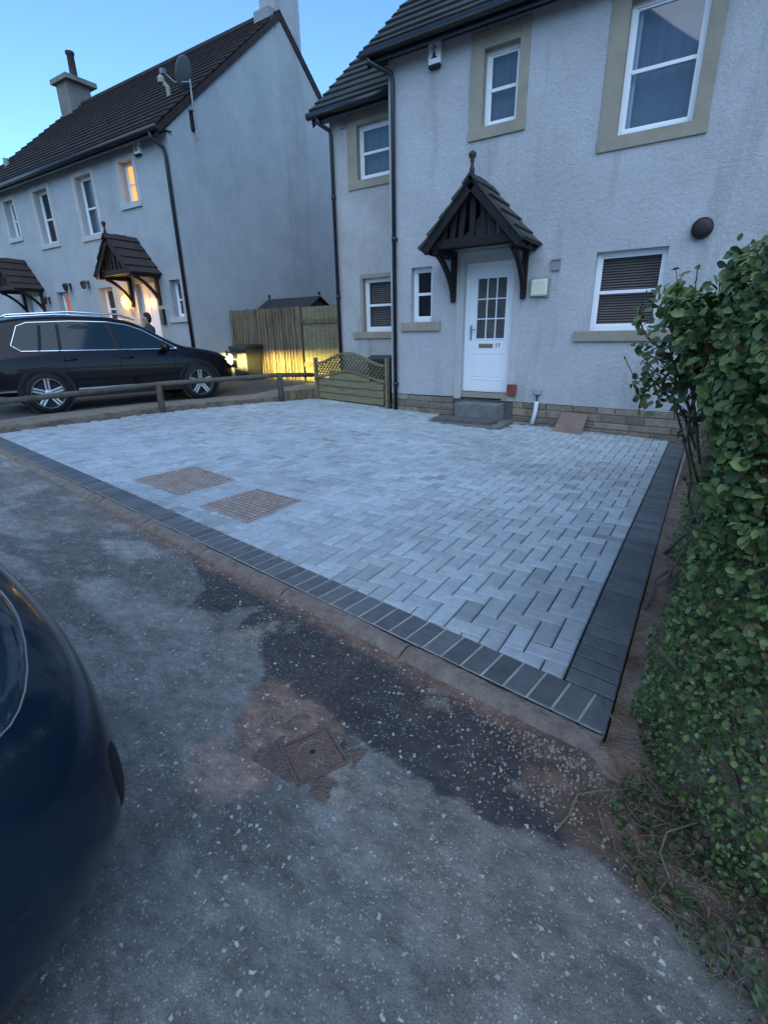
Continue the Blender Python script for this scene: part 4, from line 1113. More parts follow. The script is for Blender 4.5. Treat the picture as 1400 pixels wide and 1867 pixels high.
for i in range(N):
    a, b = .04+(LN-.08)*i/N, .04+(LN-.08)*(i+1)/N
    for f in (top1, top2):
        (mb if f is top1 else mb2).beam(pt(a, f(a)), pt(b, f(b))+(pt(b, f(b))-pt(a, f(a)))*.06, .05, .045)
for s_ in (.74, 1.46): MB().obox(pt(s_, .27, -.02), e*.02, nf*.012, (0, 0, .26)).build('batten', M['wood_green'], t)
mb.build('arched_rail', M['wood_green'], t); mb2.build('arched_rail', M['wood_green'], t)
mb = MB()
for sg in (-1, 1):
    s0 = -.6
    while s0 < LN+.6:
        # clip the diagonal between the two arches
        pts = [(s0+sg*k*.01, .45+k*.01) for k in range(60)]
        ins = [(a, z) for a, z in pts if .05 < a < LN-.05 and top1(a) < z < top2(a)]
        if len(ins) > 3: mb.beam(pt(ins[0][0], ins[0][1], .012*sg), pt(ins[-1][0], ins[-1][1], .012*sg), .012, .026, upv=nf)
        s0 += .105
mb.build('lattice', M['wood_green'], t)
for s_, h_ in ((-.03, .93), (LN+.03, .96)): MB().obox(pt(s_, h_/2-.04, -.01), e*.035, nf*.035, (0, 0, h_/2+.02)).build('post', M['wood_green'], t)
# round rail fence
t = thing('rail_fence', 'low round timber rail on short posts between the drive and the parked dark car', 'fence', (0, 0, 0))
rr = [(-9.42, 1.6, .50), (-9.25, 3.0, .50), (-9.13, 4.4, .52), (-9.0, 5.9, .545), (-8.5, 6.95, .56), (-7.97, 8.15, .575), (-7.62, 8.92, .53)]
MB().tube(rr, .048, 10).build('rail', M['rail'], t, smooth=True)
for (x, y, z) in ((-9.40, 1.75, .48), (-8.99, 5.88, .54), (-7.96, 8.17, .57)):
    MB().tube([(x, y, -.15), (x, y, z-.02), (x, y, z)], [.062, .062, .05], 12).build('post', M['rail'], t, smooth=True)
t = thing('gravel_board', 'short dark timber edging between rail post and lattice panel', 'edging board', (0, 0, 0))
MB().beam((-7.95, 8.19, .12), (-7.60, 8.95, .12), .04, .20).build('board', M['wood_old'], t)

# ================================================================== COVERS AND STEPS
def cover(poly, label, n, m, zc=.0):
    t = thing('manhole_cover', label, 'manhole cover', (0, 0, 0))
    P = [Vector((*p, float(gz(*p)))) for p in poly]
    def Q(u_, v_, z): return (P[0]*(1-u_)*(1-v_)+P[1]*u_*(1-v_)+P[2]*u_*v_+P[3]*(1-u_)*v_)+Vector((0, 0, z))
    mb = MB(); mb.add([Q(0, 0, -.02), Q(1, 0, -.02), Q(1, 1, -.02), Q(0, 1, -.02), Q(.01, .01, .006), Q(.99, .01, .006), Q(.99, .99, .006), Q(.01, .99, .006)], [(0,3,2,1),(4,5,6,7),(0,1,5,4),(1,2,6,5),(2,3,7,6),(3,0,4,7)])
    mb.build('plate', M['cover2'], t)
    mb = MB(); 
    for a, b, c, d in ((0, 0, 1, .035), (0, .965, 1, 1), (0, .035, .03, .965), (.97, .035, 1, .965)):
        mb.add([Q(a, b, .002), Q(c, b, .002), Q(c, d, .002), Q(a, d, .002), Q(a, b, .009), Q(c, b, .009), Q(c, d, .009), Q(a, d, .009)], [(0,3,2,1),(4,5,6,7),(0,1,5,4),(1,2,6,5),(2,3,7,6),(3,0,4,7)])
    mb.build('rim', m, t)
    mb = MB()
    for i in range(n):
        for j in range(int(n*.8)):
            a, b = .05+.9*i/n, .05+.9*j/int(n*.8); da, db = .9/n*.66, .9/int(n*.8)*.62
            if (i+j) % 2: a += .004
            mb.add([Q(a, b, .004), Q(a+da, b, .004), Q(a+da, b+db, .004), Q(a, b+db, .004), Q(a+.003, b+.003, .011), Q(a+da-.003, b+.003, .011), Q(a+da-.003, b+db-.003, .011), Q(a+.003, b+db-.003, .011)], [(4,5,6,7),(0,1,5,4),(1,2,6,5),(2,3,7,6),(3,0,4,7)])
    mb.build('treads', m, t)
M['cover2'] = mat('cover_recess', (.18, .14, .12), .85, .3, var=.3, vscale=12, bump=.5)
cover([(MH1[0][0]+.02, MH1[0][1]+.02), (MH1[1][0]-.02, MH1[1][1]+.02), (MH1[2][0]-.02, MH1[2][1]-.02), (MH1[3][0]+.02, MH1[3][1]-.02)], 'rusty rectangular manhole cover farther from the camera in the paving', 18, M['cover'])
cover([(MH2[0][0]+.02, MH2[0][1]+.02), (MH2[1][0]-.02, MH2[1][1]+.02), (MH2[2][0]-.02, MH2[2][1]-.02), (MH2[3][0]+.02, MH2[3][1]-.02)], 'worn manhole cover with raised square treads nearer the kerb', 15, M['cover'])
t = thing('stopcock_cover', 'small square iron water cover set in the reddish patch of the road', 'water cover', (-.968, .995, -.036), RAD(62))
MB().box((-.085, -.085, -.02), (.085, .085, .004)).build('lid', M['iron'], t, bevel=.003)
mb = MB()
for a, b in (((-.10, -.10), (.10, -.088)), ((-.10, .088), (.10, .10)), ((-.10, -.088), (-.088, .088)), ((.088, -.088), (.10, .088))): mb.box((*a, -.02), (*b, .005))
mb.build('frame', M['iron'], t)
MB().lathe([(.011, .0035), (.011, .0048)], (.0, .01, 0), seg=12).build('key_hole', M['dark'], t)
mb = MB()
for i in range(14):
    for q in (0, 1):
        a = RAD(20+i*10); 
        if q == 0: mb.obox((.052*math.cos(a), .01+.052*math.sin(a), .0045), (.004, 0, 0), (0, .003, 0), (0, 0, .0015))
mb.build('arc_marks', M['ironmark'], t)
text_mesh('letter', 'W', .055, M['ironmark'], t, (0, -.050, .0045), (0, 0, 0), .0015)
#@@PART3
# ================================================================== CARS
def loft_body(stations, n=None):
    vs = []; rings = []
    for (s, zb, zs, zt, wb, ws, wt) in stations:
        half = [(0, zb), (wb*.8, zb), (wb, zb+.06), (ws*.99, zb+.20), (ws, (zb+zs)/2+.04), (ws*.985, zs-.10), (ws*.955, zs), (wt+(ws*.955-wt)*.35, zs+(zt-zs)*.60), (wt, zt-.05*min(1, (zt-zs)*3+.2)), (wt*.80, zt-.008), (wt*.4, zt), (0, zt)]
        ring = [(y, z) for y, z in half]+[(-y, z) for y, z in half[-2:0:-1]]
        rings.append([len(vs)+i for i in range(len(ring))])
        vs += [(s, y, z) for y, z in ring]
    fs = []
    R = len(rings[0])
    for a, b in zip(rings, rings[1:]):
        fs += [(a[i], a[(i+1) % R], b[(i+1) % R], b[i]) for i in range(R)]
    for rg in (rings[0], rings[-1]):
        h = R//2
        fs += [(rg[0], rg[1], rg[R-1])]+[(rg[i], rg[i+1], rg[R-i-1], rg[R-i]) for i in range(1, h-1)]+[(rg[h-1], rg[h], rg[h+1])]
    return vs, fs

def wheel(parent, s, t, side, r=.36, spokes=5):
    w = bpy.data.objects.new('wheel', None)
    prof = []
    mb = MB(); mb.lathe([(r*.70, -.11), (r*.93, -.115), (r, -.08), (r, .08), (r*.93, .115), (r*.70, .10)], (s, t, r), 'Y', 40, cap=False)
    tyre = mb.build('wheel', M['tyre'], parent, smooth=True)
    q = side
    mb = MB(); mb.lathe([(r*.70, q*.108), (r*.735, q*.112), (r*.735, q*.04), (r*.66, q*.04), (r*.66, q*.095)], (s, t, r), 'Y', 40, cap=False)
    for k in range(spokes):
        for d in (-.085, .085):
            a = 2*math.pi*k/spokes+.3
            p0 = Vector((s, t+q*.085, r))+Vector((math.cos(a), 0, math.sin(a)))*r*.12
            p1 = Vector((s, t+q*.10, r))+Vector((math.cos(a+d*1.3), 0, math.sin(a+d*1.3)))*r*.69
            mb.beam(p0+Vector((-math.sin(a), 0, math.cos(a)))*d*.28, p1, .034, .022, upv=(0, 1, 0))
    mb.lathe([(r*.17, q*.07), (r*.17, q*.098), (r*.10, q*.104)], (s, t, r), 'Y', 20)
    mb.build('rim', M['alloy'], tyre, bevel=.003)
    MB().lathe([(r*.69, q*.02), (r*.69, q*.03)], (s, t, r), 'Y', 30).build('brake_disc', M['trim'], tyre)
    return tyre

hx, hy = .2858, .9583
WL = 3.78-.95
fx, fy = -10.20, 4.43
ax_, ay_ = fx-hy*.86-hx*.95, fy+hx*.86-hy*.95       # axis point at the rear bumper
suv = thing('parked_car', 'dark estate style car with chrome window line and headlights on, parked beyond the rail', 'car', (ax_, ay_, .115), math.atan2(hy, hx))
st = [(0.00, .48, .86, .93, .60, .70, .56), (.05, .38, .97, 1.20, .76, .83, .68), (.20, .32, 1.03, 1.50, .84, .90, .66), (.50, .29, 1.04, 1.66, .87, .925, .64),
      (1.1, .27, 1.035, 1.715, .88, .93, .64), (1.9, .26, 1.025, 1.725, .88, .93, .645), (2.5, .26, 1.015, 1.68, .88, .93, .645), (2.85, .26, 1.005, 1.56, .88, .93, .655), (3.25, .26, .995, 1.30, .88, .93, .70), (3.55, .27, .985, 1.13, .88, .93, .77), (3.80, .27, .975, 1.085, .88, .93, .79),
      (4.18, .27, .93, 1.025, .87, .925, .77), (4.45, .27, .85, .94, .83, .88, .72), (4.62, .30, .70, .80, .74, .78, .62), (4.70, .38, .58, .66, .60, .62, .50)]
vs, fs = loft_body(st)
body = MB().add(vs, fs).build('body', M['paint_suv'], suv, smooth=True, sub=2)
def ys(z, s=2.0): return -(.888-(z-1.02)/.60*.245)
SIDE = -1   # right side faces the camera: local y negative
win = [(.58, 1.20), (.70, 1.10), (3.40, 1.065), (3.30, 1.13), (3.05, 1.29), (2.80, 1.44), (2.55, 1.535), (2.2, 1.59), (1.6, 1.605), (.90, 1.58), (.74, 1.52)]
for sd_ in (-1, 1):
    pts = [(s, -sd_*-1*abs(ys(z)), z) for s, z in win]
    pts = [(s, sd_*(abs(ys(z))+.014), z) for s, z in win]
    gl_ = MB().add(pts, [tuple(range(len(pts)))]).build('side_glass', M['carsideglass'] if 'carsideglass' in M else M['trim'], suv)
    MB().tube(pts+[pts[0], pts[1]], .011, 8).build('window_trim', M['chrome'], gl_)
    pm = MB()
    for (a, b, c, d, w_) in ((1.30, 1.085, 1.36, 1.55, .05), (2.28, 1.075, 2.20, 1.54, .085), (.98, 1.09, 1.08, 1.535, .05)):
        pm.beam((a, sd_*(abs(ys(b))+.018), b), (c, sd_*(abs(ys(d))+.018), d), w_, .012, upv=(0, 1, 0))
    pm.build('pillar', M['trim'], gl_)
    # roof rail, lower strip, arches, handles, mirror
    MB().tube([(.50, sd_*.61, 1.64), (.64, sd_*.615, 1.71), (1.6, sd_*.615, 1.77), (2.4, sd_*.62, 1.735), (2.74, sd_*.61, 1.63)], .017, 8).build('roof_rail', M['chrome'], suv, smooth=True)
    MB().beam((1.45, sd_*.925, .40), (3.25, sd_*.925, .40), .018, .03).beam((-.0+.12, sd_*.885, .43), (.50, sd_*.91, .43), .018, .03).build('sill_strip', M['chrome'], suv)
    MB().beam((.62, sd_*.915, .30), (4.2, sd_*.915, .30), .03, .11).build('sill_cladding', M['trim'], suv)
    for s_ in (.95, 3.78):
        am = MB()
        for k in range(14):
            a0, a1 = math.pi*k/14, math.pi*(k+1)/14.0
            am.beam((s_+.435*math.cos(a0), sd_*.905, .36+.435*math.sin(a0)), (s_+.435*math.cos(a1), sd_*.905, .36+.435*math.sin(a1)), .06, .085, upv=(0, 1, 0))
        am.lathe([(.42, sd_*.78), (.42, sd_*.922)], (s_, 0, .36), 'Y', 30)
        am.build('wheel_arch', M['trim'], suv)
        wheel(suv, s_, sd_*.86, sd_)
    for s_ in (1.42, 2.42): MB().tube([(s_-.10, sd_*.93, .93), (s_-.08, sd_*.955, .935), (s_+.08, sd_*.955, .935), (s_+.10, sd_*.93, .93)], .013, 8).build('door_handle', M['paint_suv'], suv, smooth=True)
    MB().lathe([(.02, -.11), (.065, -.09), (.085, -.02), (.08, .05), (.04, .10)], (3.12, sd_*1.03, 1.10), 'Y', 14).tube([(3.20, sd_*.90, 1.06), (3.14, sd_*.98, 1.08)], .03, 8).build('mirror', M['paint_suv'], suv, smooth=True)
    for s_ in (1.32, 2.26, 3.30): MB().tube([(s_+.02, sd_*.915, 1.0), (s_, sd_*.933, .75), (s_+.02, sd_*.928, .42)], .004, 6).build('door_seam', M['trim'], suv)
    MB().beam((.10, sd_*.825, .955), (.30, sd_*.885, .96), .03, .09).build('tail_lamp', M['red'], suv, bevel=.012)
    # headlamp: lens, bright projector and added plates that trim the beam above and below
    hl = MB().lathe([(.01, -.10), (.07, -.05), (.085, .02), (.06, .08), (.01, .11)], (4.42, sd_*.74, .80), 'X', 14).build('headlamp', M['lens'], suv, smooth=True)
    MB().lathe([(.055, 0), (.045, .03), (.01, .045)], (4.535, sd_*.72, .79), 'X', 14).build('projector', M['head'], hl, smooth=True)
    MB().box((4.66, sd_*.72-.30, .7995), (4.665, sd_*.72+.30, .96)).build('beam_shield', M['trim'], hl)
    MB().box((4.66, sd_*.72-.25, .60), (4.665, sd_*.72+.25, .776)).build('lower_beam_shield', M['trim'], hl)  # added plate that blocks the beam's steep downward rays
    L_ = bpy.data.lights.new('beam', 'SPOT'); L_.energy = 260; L_.color = (1, .80, .20); L_.spot_size = RAD(118); L_.spot_blend = .5; L_.shadow_soft_size = .007
    lo = bpy.data.objects.new('beam', L_); COL.objects.link(lo); lo.parent = hl; lo.location = (4.59, sd_*.72, .80)
    lo.rotation_euler = Vector((-1, -.36, .06)).to_track_quat('Z', 'Y').to_euler()
MB().box((4.60, -.34, .58), (4.69, .34, .68)).build('grille', M['trim'], suv, bevel=.02)
MB().add([(2.62, -.56, 1.60), (2.62, .56, 1.60), (3.46, .66, 1.13), (3.46, -.66, 1.13)], [(0, 1, 2, 3)]).build('windscreen', M['carsideglass'], suv)

# near car, front corner only in view
nc = thing('parked_car', 'blue black car whose rounded corner fills the lower left of the picture', 'car', (-.825, -.46, -.036), math.pi)
# local +x points away from the camera (towards the tail), nose at 0
st = [(.0, .33, .56, .66, .48, .57, .42), (.045, .25, .66, .80, .62, .75, .60), (.14, .20, .76, .92, .72, .85, .66), (.30, .18, .86, 1.01, .74, .90, .72), (.6, .18, .94, 1.06, .80, .915, .76), (1.05, .16, .96, 1.08, .87, .92, .76), (1.35, .17, .98, 1.22, .87, .92, .72), (1.75, .17, 1.0, 1.42, .87, .92, .64), (2.3, .17, 1.0, 1.52, .87, .92, .60), (3.2, .18, 1.0, 1.50, .87, .92, .58), (3.8, .22, .98, 1.30, .86, .90, .58), (4.1, .30, .90, 1.0, .76, .80, .60)]
vs, fs = loft_body(st)
ncb = MB().add(vs, fs).build('body', M['paint_near'], nc, smooth=True, sub=3)
from mathutils.bvhtree import BVHTree
_dg = bpy.context.evaluated_depsgraph_get()
_ev = ncb.evaluated_get(_dg); _me = _ev.to_mesh()
BV = BVHTree.FromPolygons([v.co.copy() for v in _me.vertices], [tuple(p.vertices) for p in _me.polygons]); _ev.to_mesh_clear()
def on_body(c, d, a1, a2, u_, v_, off):
    """point of the ellipse grid dropped on to the body along d"""
    h = BV.ray_cast(Vector(c)+Vector(a1)*u_+Vector(a2)*v_-Vector(d)*1.5, Vector(d))
    return (h[0]+h[1]*off) if h[0] is not None else None
def patch(name, c, d, a1, a2, m, off, rings=7, seg=28, rim=None, pw=2.0):
    d = Vector(d).normalized(); vs = []; fs = []; edge = []
    for i in range(rings+1):
        for k in range(seg):
            a = 2*math.pi*k/seg; ca, sa = math.cos(a), math.sin(a)
            ca = math.copysign(abs(ca)**(2/pw), ca); sa = math.copysign(abs(sa)**(2/pw), sa)
            q = on_body(c, d, a1, a2, ca*i/rings, sa*i/rings, off if i < rings else .0)
            if q is None: return None
            vs.append(q)
            if i == rings: edge.append(q+Vector((0, 0, .001)))
    for i in range(rings):
        for k in range(seg): fs.append((i*seg+k, i*seg+(k+1) % seg, (i+1)*seg+(k+1) % seg, (i+1)*seg+k))
    o = MB().add(vs, fs).build(name, m, nc, smooth=True)
    if rim: MB().tube(edge+[edge[0], edge[1]], rim[0], 6).build('rim', rim[1], o, smooth=True)
    return o
for sd_ in (-1, 1):
    lamp = patch('headlamp', (.26, sd_*.66, .90), (.55, -sd_*.45, -.70), (.17, sd_*.07, .09), (-.02, sd_*.085, -.05), M['lensdark'], .006, rim=(.0022, M['galv']), pw=2.6)
    if lamp: patch('lamp_reflector', (.24, sd_*.65, .90), (.55, -sd_*.45, -.70), (.10, sd_*.04, .055), (-.012, sd_*.05, -.03), M['lensdark'], .009, rim=(.0012, M['galv']))
    patch('bumper_slot', (.15, sd_*.80, .52), (.55, -sd_*.83, 0), (.03, sd_*.02, .0), (0, 0, .085), M['trim'], .003, pw=2.6)
MB().box((.10, -.40, .30), (.14, .40, .44)).build('lower_grille', M['trim'], nc, bevel=.02)
for s_ in (.86, 3.30):
    for sd_ in (-1, 1): wheel(nc, s_, sd_*.84, sd_, r=.31)

# ================================================================== PERSON
def skin_body(name, nodes, edges, m, parent, lv=2):
    me = bpy.data.meshes.new(name); me.from_pydata([n[0] for n in nodes], edges, [])
    o = bpy.data.objects.new(name, me); COL.objects.link(o); o.parent = parent
    sk = o.modifiers.new('skin', 'SKIN'); sb = o.modifiers.new('sub', 'SUBSURF'); sb.levels = lv; sb.render_levels = lv
    if not me.skin_vertices: me.skin_vertices.new()
    for i, n in enumerate(nodes):
        r = n[1]; me.skin_vertices[0].data[i].radius = (r, r) if not isinstance(r, tuple) else r
    me.skin_vertices[0].data[0].use_root = True
    me.materials.append(m); me.polygons.foreach_set('use_smooth', [True]*len(me.polygons))
    dg = bpy.context.evaluated_depsgraph_get(); ev = o.evaluated_get(dg); nm = bpy.data.meshes.new_from_object(ev)
    o.modifiers.clear(); o.data = nm; nm.name = name
    if not nm.materials: nm.materials.append(m)
    nm.polygons.foreach_set('use_smooth', [True]*len(nm.polygons))
    return o
pn = thing('person', 'dark haired person in dark jacket behind the parked car by the lamplit door', 'person', (-12.45, 8.18, .30), RAD(-100))
N_ = [((0, 0, .90), .13), ((0, 0, 1.05), .13), ((.01, 0, 1.22), .145), ((.02, 0, 1.34), .13), ((.03, 0, 1.42), .062), ((.045, 0, 1.49), .055),
      ((.055, 0, 1.56), .085), ((.06, 0, 1.62), .075),
      ((.02, .19, 1.34), .065), ((.06, .25, 1.12), .048), ((.26, .24, 1.10), .040), ((.34, .23, 1.20), .030),
      ((.02, -.19, 1.34), .065), ((.02, -.25, 1.08), .048), ((.10, -.24, .86), .038), ((.13, -.235, .80), .03),
      ((0, .09, .82), .095), ((.03, .10, .46), .065), ((-.01, .10, .09), .045), ((.10, .11, .035), .038),
      ((0, -.09, .82), .095), ((.02, -.10, .46), .065), ((-.02, -.10, .09), .045), ((.09, -.11, .035), .038)]
E_ = [(0, 1), (1, 2), (2, 3), (3, 4), (4, 5), (5, 6), (6, 7), (3, 8), (8, 9), (9, 10), (10, 11), (3, 12), (12, 13), (13, 14), (14, 15), (0, 16), (16, 17), (17, 18), (18, 19), (0, 20), (20, 21), (21, 22), (22, 23)]
pbody = skin_body('body', N_, E_, M['jacket'], pn)
# bare parts: face and hands share the body mesh through a second material
me = pbody.data; me.materials.append(M['skin'])
for p in me.polygons:
    c = p.center
    if c.z > 1.455 or (c.x > .30 and c.y > .15 and c.z > 1.14) or (c.y < -.19 and c.z < .84 and c.z > .7): p.material_index = 1
hm = MB(); vs = []; fs = []
for i in range(11):
    for k in range(18):
        u_, a = math.pi*i/10, 2*math.pi*k/18
        fr_ = math.cos(a)*math.sin(u_)
        r_x = .100+.012*math.sin(a*5+i)
        x = .035+fr_*r_x*(0.62 if fr_ > 0 and u_ > 1.0 else 1); y_ = math.sin(a)*math.sin(u_)*.100; z = 1.60+math.cos(u_)*.125-(.03 if u_ > 2 else 0)
        vs.append((x-.02, y_, z))
for i in range(10):
    for k in range(18): fs.append((i*18+k, i*18+(k+1) % 18, (i+1)*18+(k+1) % 18, (i+1)*18+k))
hm.add(vs, fs).build('hair', M['hair'], pn, smooth=True)
fm = MB(); 
for s_ in (-1, 1): fm.lathe([(.011, -.004), (.008, .006)], (.128, s_*.032, 1.565), 'X', 8)
fm.build('eyes', M['hair'], pn)
MB().lathe([(.018, -.03), (.012, .0), (.004, .03)], (.138, 0, 1.54), seg=8).build('nose', M['skin'], pn, smooth=True)
fg = []
for k in range(4):
    y0_ = .205+k*.018; L_ = (.065, .075, .072, .058)[k]
    skin_body('finger', [((.345, y0_, 1.215), .010), ((.355, y0_, 1.215+L_*.55), .009), ((.362-.012, y0_, 1.215+L_), .007)], [(0, 1), (1, 2)], M['skin'], pn, 1)
skin_body('thumb', [((.335, .20, 1.19), .011), ((.345, .178, 1.215), .010), ((.35, .170, 1.24), .008)], [(0, 1), (1, 2)], M['skin'], pn, 1)

# ================================================================== HEDGE
def leaves(name, P, Nrm, Len, Wid, cols, m, parent, roll_rng):
    """P centres, Nrm unit normals; each leaf is a folded six sided blade"""
    n = len(P)
    ref = roll_rng.normal(size=(n, 3)); ref[:, 2] -= .5
    t = ref-Nrm*(ref*Nrm).sum(1)[:, None]; t /= np.linalg.norm(t, axis=1)[:, None]
    s_ = np.cross(Nrm, t)
    L = Len[:, None]; W_ = Wid[:, None]
    droop = -Nrm*L*rng.uniform(.0, .25, (n, 1))
    base = P-t*L*.5; tip = P+t*L*.5+droop
    side = []
    for f_, w_, up_ in ((-.34, .30, .05), (-.05, .50, .10), (.25, .40, .06)):
        m_ = P+t*L*f_+droop*max(0, f_)*.6
        side.append((m_+s_*W_*w_+Nrm*W_*up_, m_-s_*W_*w_+Nrm*W_*up_))
    V_ = np.stack([base, side[0][0], side[1][0], side[2][0], tip, side[2][1], side[1][1], side[0][1]], 1).reshape(-1, 3)
    idx = np.arange(n)[:, None]*8
    F_ = np.concatenate([idx+np.array([[0, 1, 2, 3, 4]]), idx+np.array([[0, 4, 5, 6, 7]])], 1).reshape(-1, 5)
    me = bpy.data.meshes.new(name)
    me.vertices.add(len(V_)); me.vertices.foreach_set('co', V_.astype(np.float32).ravel())
    me.loops.add(F_.size); me.loops.foreach_set('vertex_index', F_.astype(np.int32).ravel())
    me.polygons.add(len(F_)); me.polygons.foreach_set('loop_start', (np.arange(len(F_))*5).astype(np.int32))
    try: me.polygons.foreach_set('loop_total', np.full(len(F_), 5, np.int32))
    except Exception: pass
    me.update(calc_edges=True); me.validate()
    c = np.repeat(cols, 8, 0)
    at = me.color_attributes.new('Col', 'FLOAT_COLOR', 'POINT'); at.data.foreach_set('color', np.concatenate([c, np.ones((len(c), 1))], 1).astype(np.float32).ravel())
    me.materials.append(m)
    o = bpy.data.objects.new(name, me); COL.objects.link(o)
    if parent: o.parent = parent
    return o
M['leaf'] = mat('hedge_leaf', (0, 0, 0), .5, .3, attr='Col', var=.15, vscale=40)
def xl(z, y):
    b = np.interp(z, [-.1, .1, .25, .40, .6, .75, .95, 1.13, 1.30, 1.45, 1.60], [-.03, -.01, .05, .02, .03, .09, .065, .02, -.09, -.17, -.16])
    return b+(fbm(y*1.0, z*1.0, 2.6, 4, 91)-.5)*.16+.02
def yn(x): return np.interp(x, [-.2, 0, .10, .26, .37, 1.0], [1.9, 1.74, 1.42, 1.22, 1.12, .98])
def hedge_pts(n, y0, y1, size):
    out = []
    y = rng.uniform(y0, y1, n); z = rng.uniform(-.05, 1.66, n); kind = rng.random(n)
    dep = rng.exponential(.10, n)
    x = xl(z, y)+dep
    # top face
    tm = kind < .22
    x = np.where(tm, rng.uniform(-.08, 1.05, n), x)
    ztop = 1.50+(fbm(x, y, 3.0, 5, 93)-.5)*.30
    z = np.where(tm, ztop-rng.exponential(.07, n), z)
    ok = (x > xl(z, y)-.02) & (x < 1.15) & (z < ztop+.03) & (z > -.06)
    gap = fbm(y*1.0, z*1.0, 7, 3, 97)
    ok &= ~((gap < .47) & (dep < .13) & ~tm)
    ok &= ~((z > .46) & (z < .86) & (dep < .2) & ~tm & (rng.random(n) < .6))
    hole = (z > .18) & (z < 1.16) & (y > 2.2)
    ok &= ~(hole & (rng.random(n) < np.clip(.86-dep*1.2, 0, 1)))
    ok &= y > yn(x)-.03+np.abs(fbm(x, z, 6, 3, 8)-.5)*.2
    nrm = np.stack([np.where(tm, -.1, -.8), np.full(n, -.25), np.where(tm, 1.0, .55)], 1)+rng.normal(size=(n, 3))*.55
    return np.stack([x, y, z], 1)[ok], nrm[ok]
def end_pts(n):
    """near end facing the camera"""
    x = rng.uniform(.0, 1.15, n); z = rng.uniform(-.05, 1.6, n); d = rng.exponential(.10, n)
    y = yn(x)+d+(fbm(x, z, 3, 4, 95)-.5)*.16+.0*z
    ok = x > xl(z, y)-.02
    gap = fbm(x*1.0, z*1.0, 8, 3, 98); ok &= ~((gap < .40) & (d < .10))
    nrm = np.stack([np.full(n, -.35), np.full(n, -.8), np.full(n, .5)], 1)+rng.normal(size=(n, 3))*.55
    return np.stack([x, y, z], 1)[ok], nrm[ok]
hedge = thing('hedge', 'overgrown dark green hedge along the right edge of the paving', 'hedge', (0, 0, 0))
A = [hedge_pts(62000, 1.3, 3.6, 1), hedge_pts(30000, 3.6, 7.7, 1), end_pts(24000)]
P_ = np.concatenate([a[0] for a in A]); Nn = np.concatenate([a[1] for a in A]); Nn /= np.linalg.norm(Nn, axis=1)[:, None]
n = len(P_)
big = np.clip((P_[:, 2]-.2)/.9, 0, 1)*.5+.5
Ln = rng.uniform(.021, .041, n)*big*rng.choice([.7, .9, 1, 1.15, 1.5], n); Wd = Ln*rng.uniform(.55, .85, n)
tcol = rng.random((n, 1)); cl1 = np.array([.036, .072, .018]); cl2 = np.array([.18, .24, .08])
cols = cl1+(cl2-cl1)*tcol**1.6
yel = rng.random(n) < .03; cols[yel] = np.array([.14, .15, .05])
Ln *= np.where(P_[:, 1] < 1.7, .8, 1); Wd *= np.where(P_[:, 1] < 1.7, .8, 1)
cols *= (.72+.75*fbm(P_[:, 0]+P_[:, 1], P_[:, 2], 5, 3, 88))[:, None]
brn = rng.random(n) < .05; cols[brn] = np.array([.10, .065, .035])
leaves('foliage', P_, Nn, Ln, Wd, cols, M['leaf'], hedge, rng)
# opaque twiggy heart so that daylight does not pour through
r = random.Random(17); br = MB()
def twig(p, d, L, rad, depth):
    pts = [Vector(p)]; d = Vector(d).normalized()
    n_ = 5
    for i in range(n_):
        d = (d+Vector((r.gauss(0, .16), r.gauss(0, .16), r.gauss(0, .12)))).normalized()
        if pts[-1].x < .10: d.x = abs(d.x)*.6+.1
        if pts[-1].y < 1.45: d.y = abs(d.y)+.1
        d.normalize()
        pts.append(pts[-1]+d*L/n_)
    br.tube(pts, [rad*(1-.55*i/n_) for i in range(n_+1)], 5 if rad < .008 else 7)
    tips.append(pts[-1])
    if depth > 0:
        for k in range(r.choice((2, 3))):
            q = pts[r.randint(2, n_)]; dd = (d+Vector((r.gauss(0, .6), r.gauss(0, .6), r.gauss(.1, .4)))).normalized()
            twig(q, dd, L*r.uniform(.5, .75), rad*.6, depth-1)
tips = []
y = 1.45
while y < 7.6:
    x = r.uniform(.18, .5)
    for k in range(2):
        twig((x+r.uniform(-.1, .3), y, -.08), (r.gauss(-.1, .25), r.gauss(0, .3), 1), r.uniform(.5, .75), .014, 3)
    y += r.uniform(.13, .26)
br.build('branches', M['bark'], hedge, smooth=True)
# bare arching shoots that lean out over the paving, with a few leaves
br = MB(); tips = []; lp = []
shoots = [((.02, 2.7, .86), (-.05, 2.62, 1.02), (-.13, 2.6, 1.14), (-.17, 2.6, 1.19)),
          ((.05, 2.65, .80), (.0, 2.6, 1.0), (-.06, 2.6, 1.2), (-.12, 2.58, 1.40), (-.15, 2.6, 1.52)),
          ((.08, 2.6, .90), (.0, 2.6, 1.10), (-.12, 2.6, 1.24), (-.25, 2.6, 1.36), (-.30, 2.6, 1.46), (-.26, 2.6, 1.50)),
          ((.04, 2.6, 1.05), (-.08, 2.6, 1.20), (-.20, 2.6, 1.27), (-.30, 2.62, 1.31)),
          ((.0, 2.6, .98), (-.10, 2.6, 1.15), (-.16, 2.6, 1.34), (-.10, 2.6, 1.56)),
          ((.06, 2.7, .70), (-.02, 2.65, .92), (-.03, 2.6, 1.15), (.0, 2.6, 1.35), (-.02, 2.6, 1.6)),
          ((.10, 2.75, .45), (.03, 2.7, .62), (.0, 2.7, .80), (-.10, 2.7, 1.06), (-.22, 2.66, 1.18), (-.27, 2.64, 1.16)),
          ((.0, 2.62, 1.20), (-.14, 2.6, 1.42), (-.20, 2.6, 1.55)), ((-.12, 2.6, 1.24), (-.2, 2.6, 1.15), (-.24, 2.6, 1.10))]
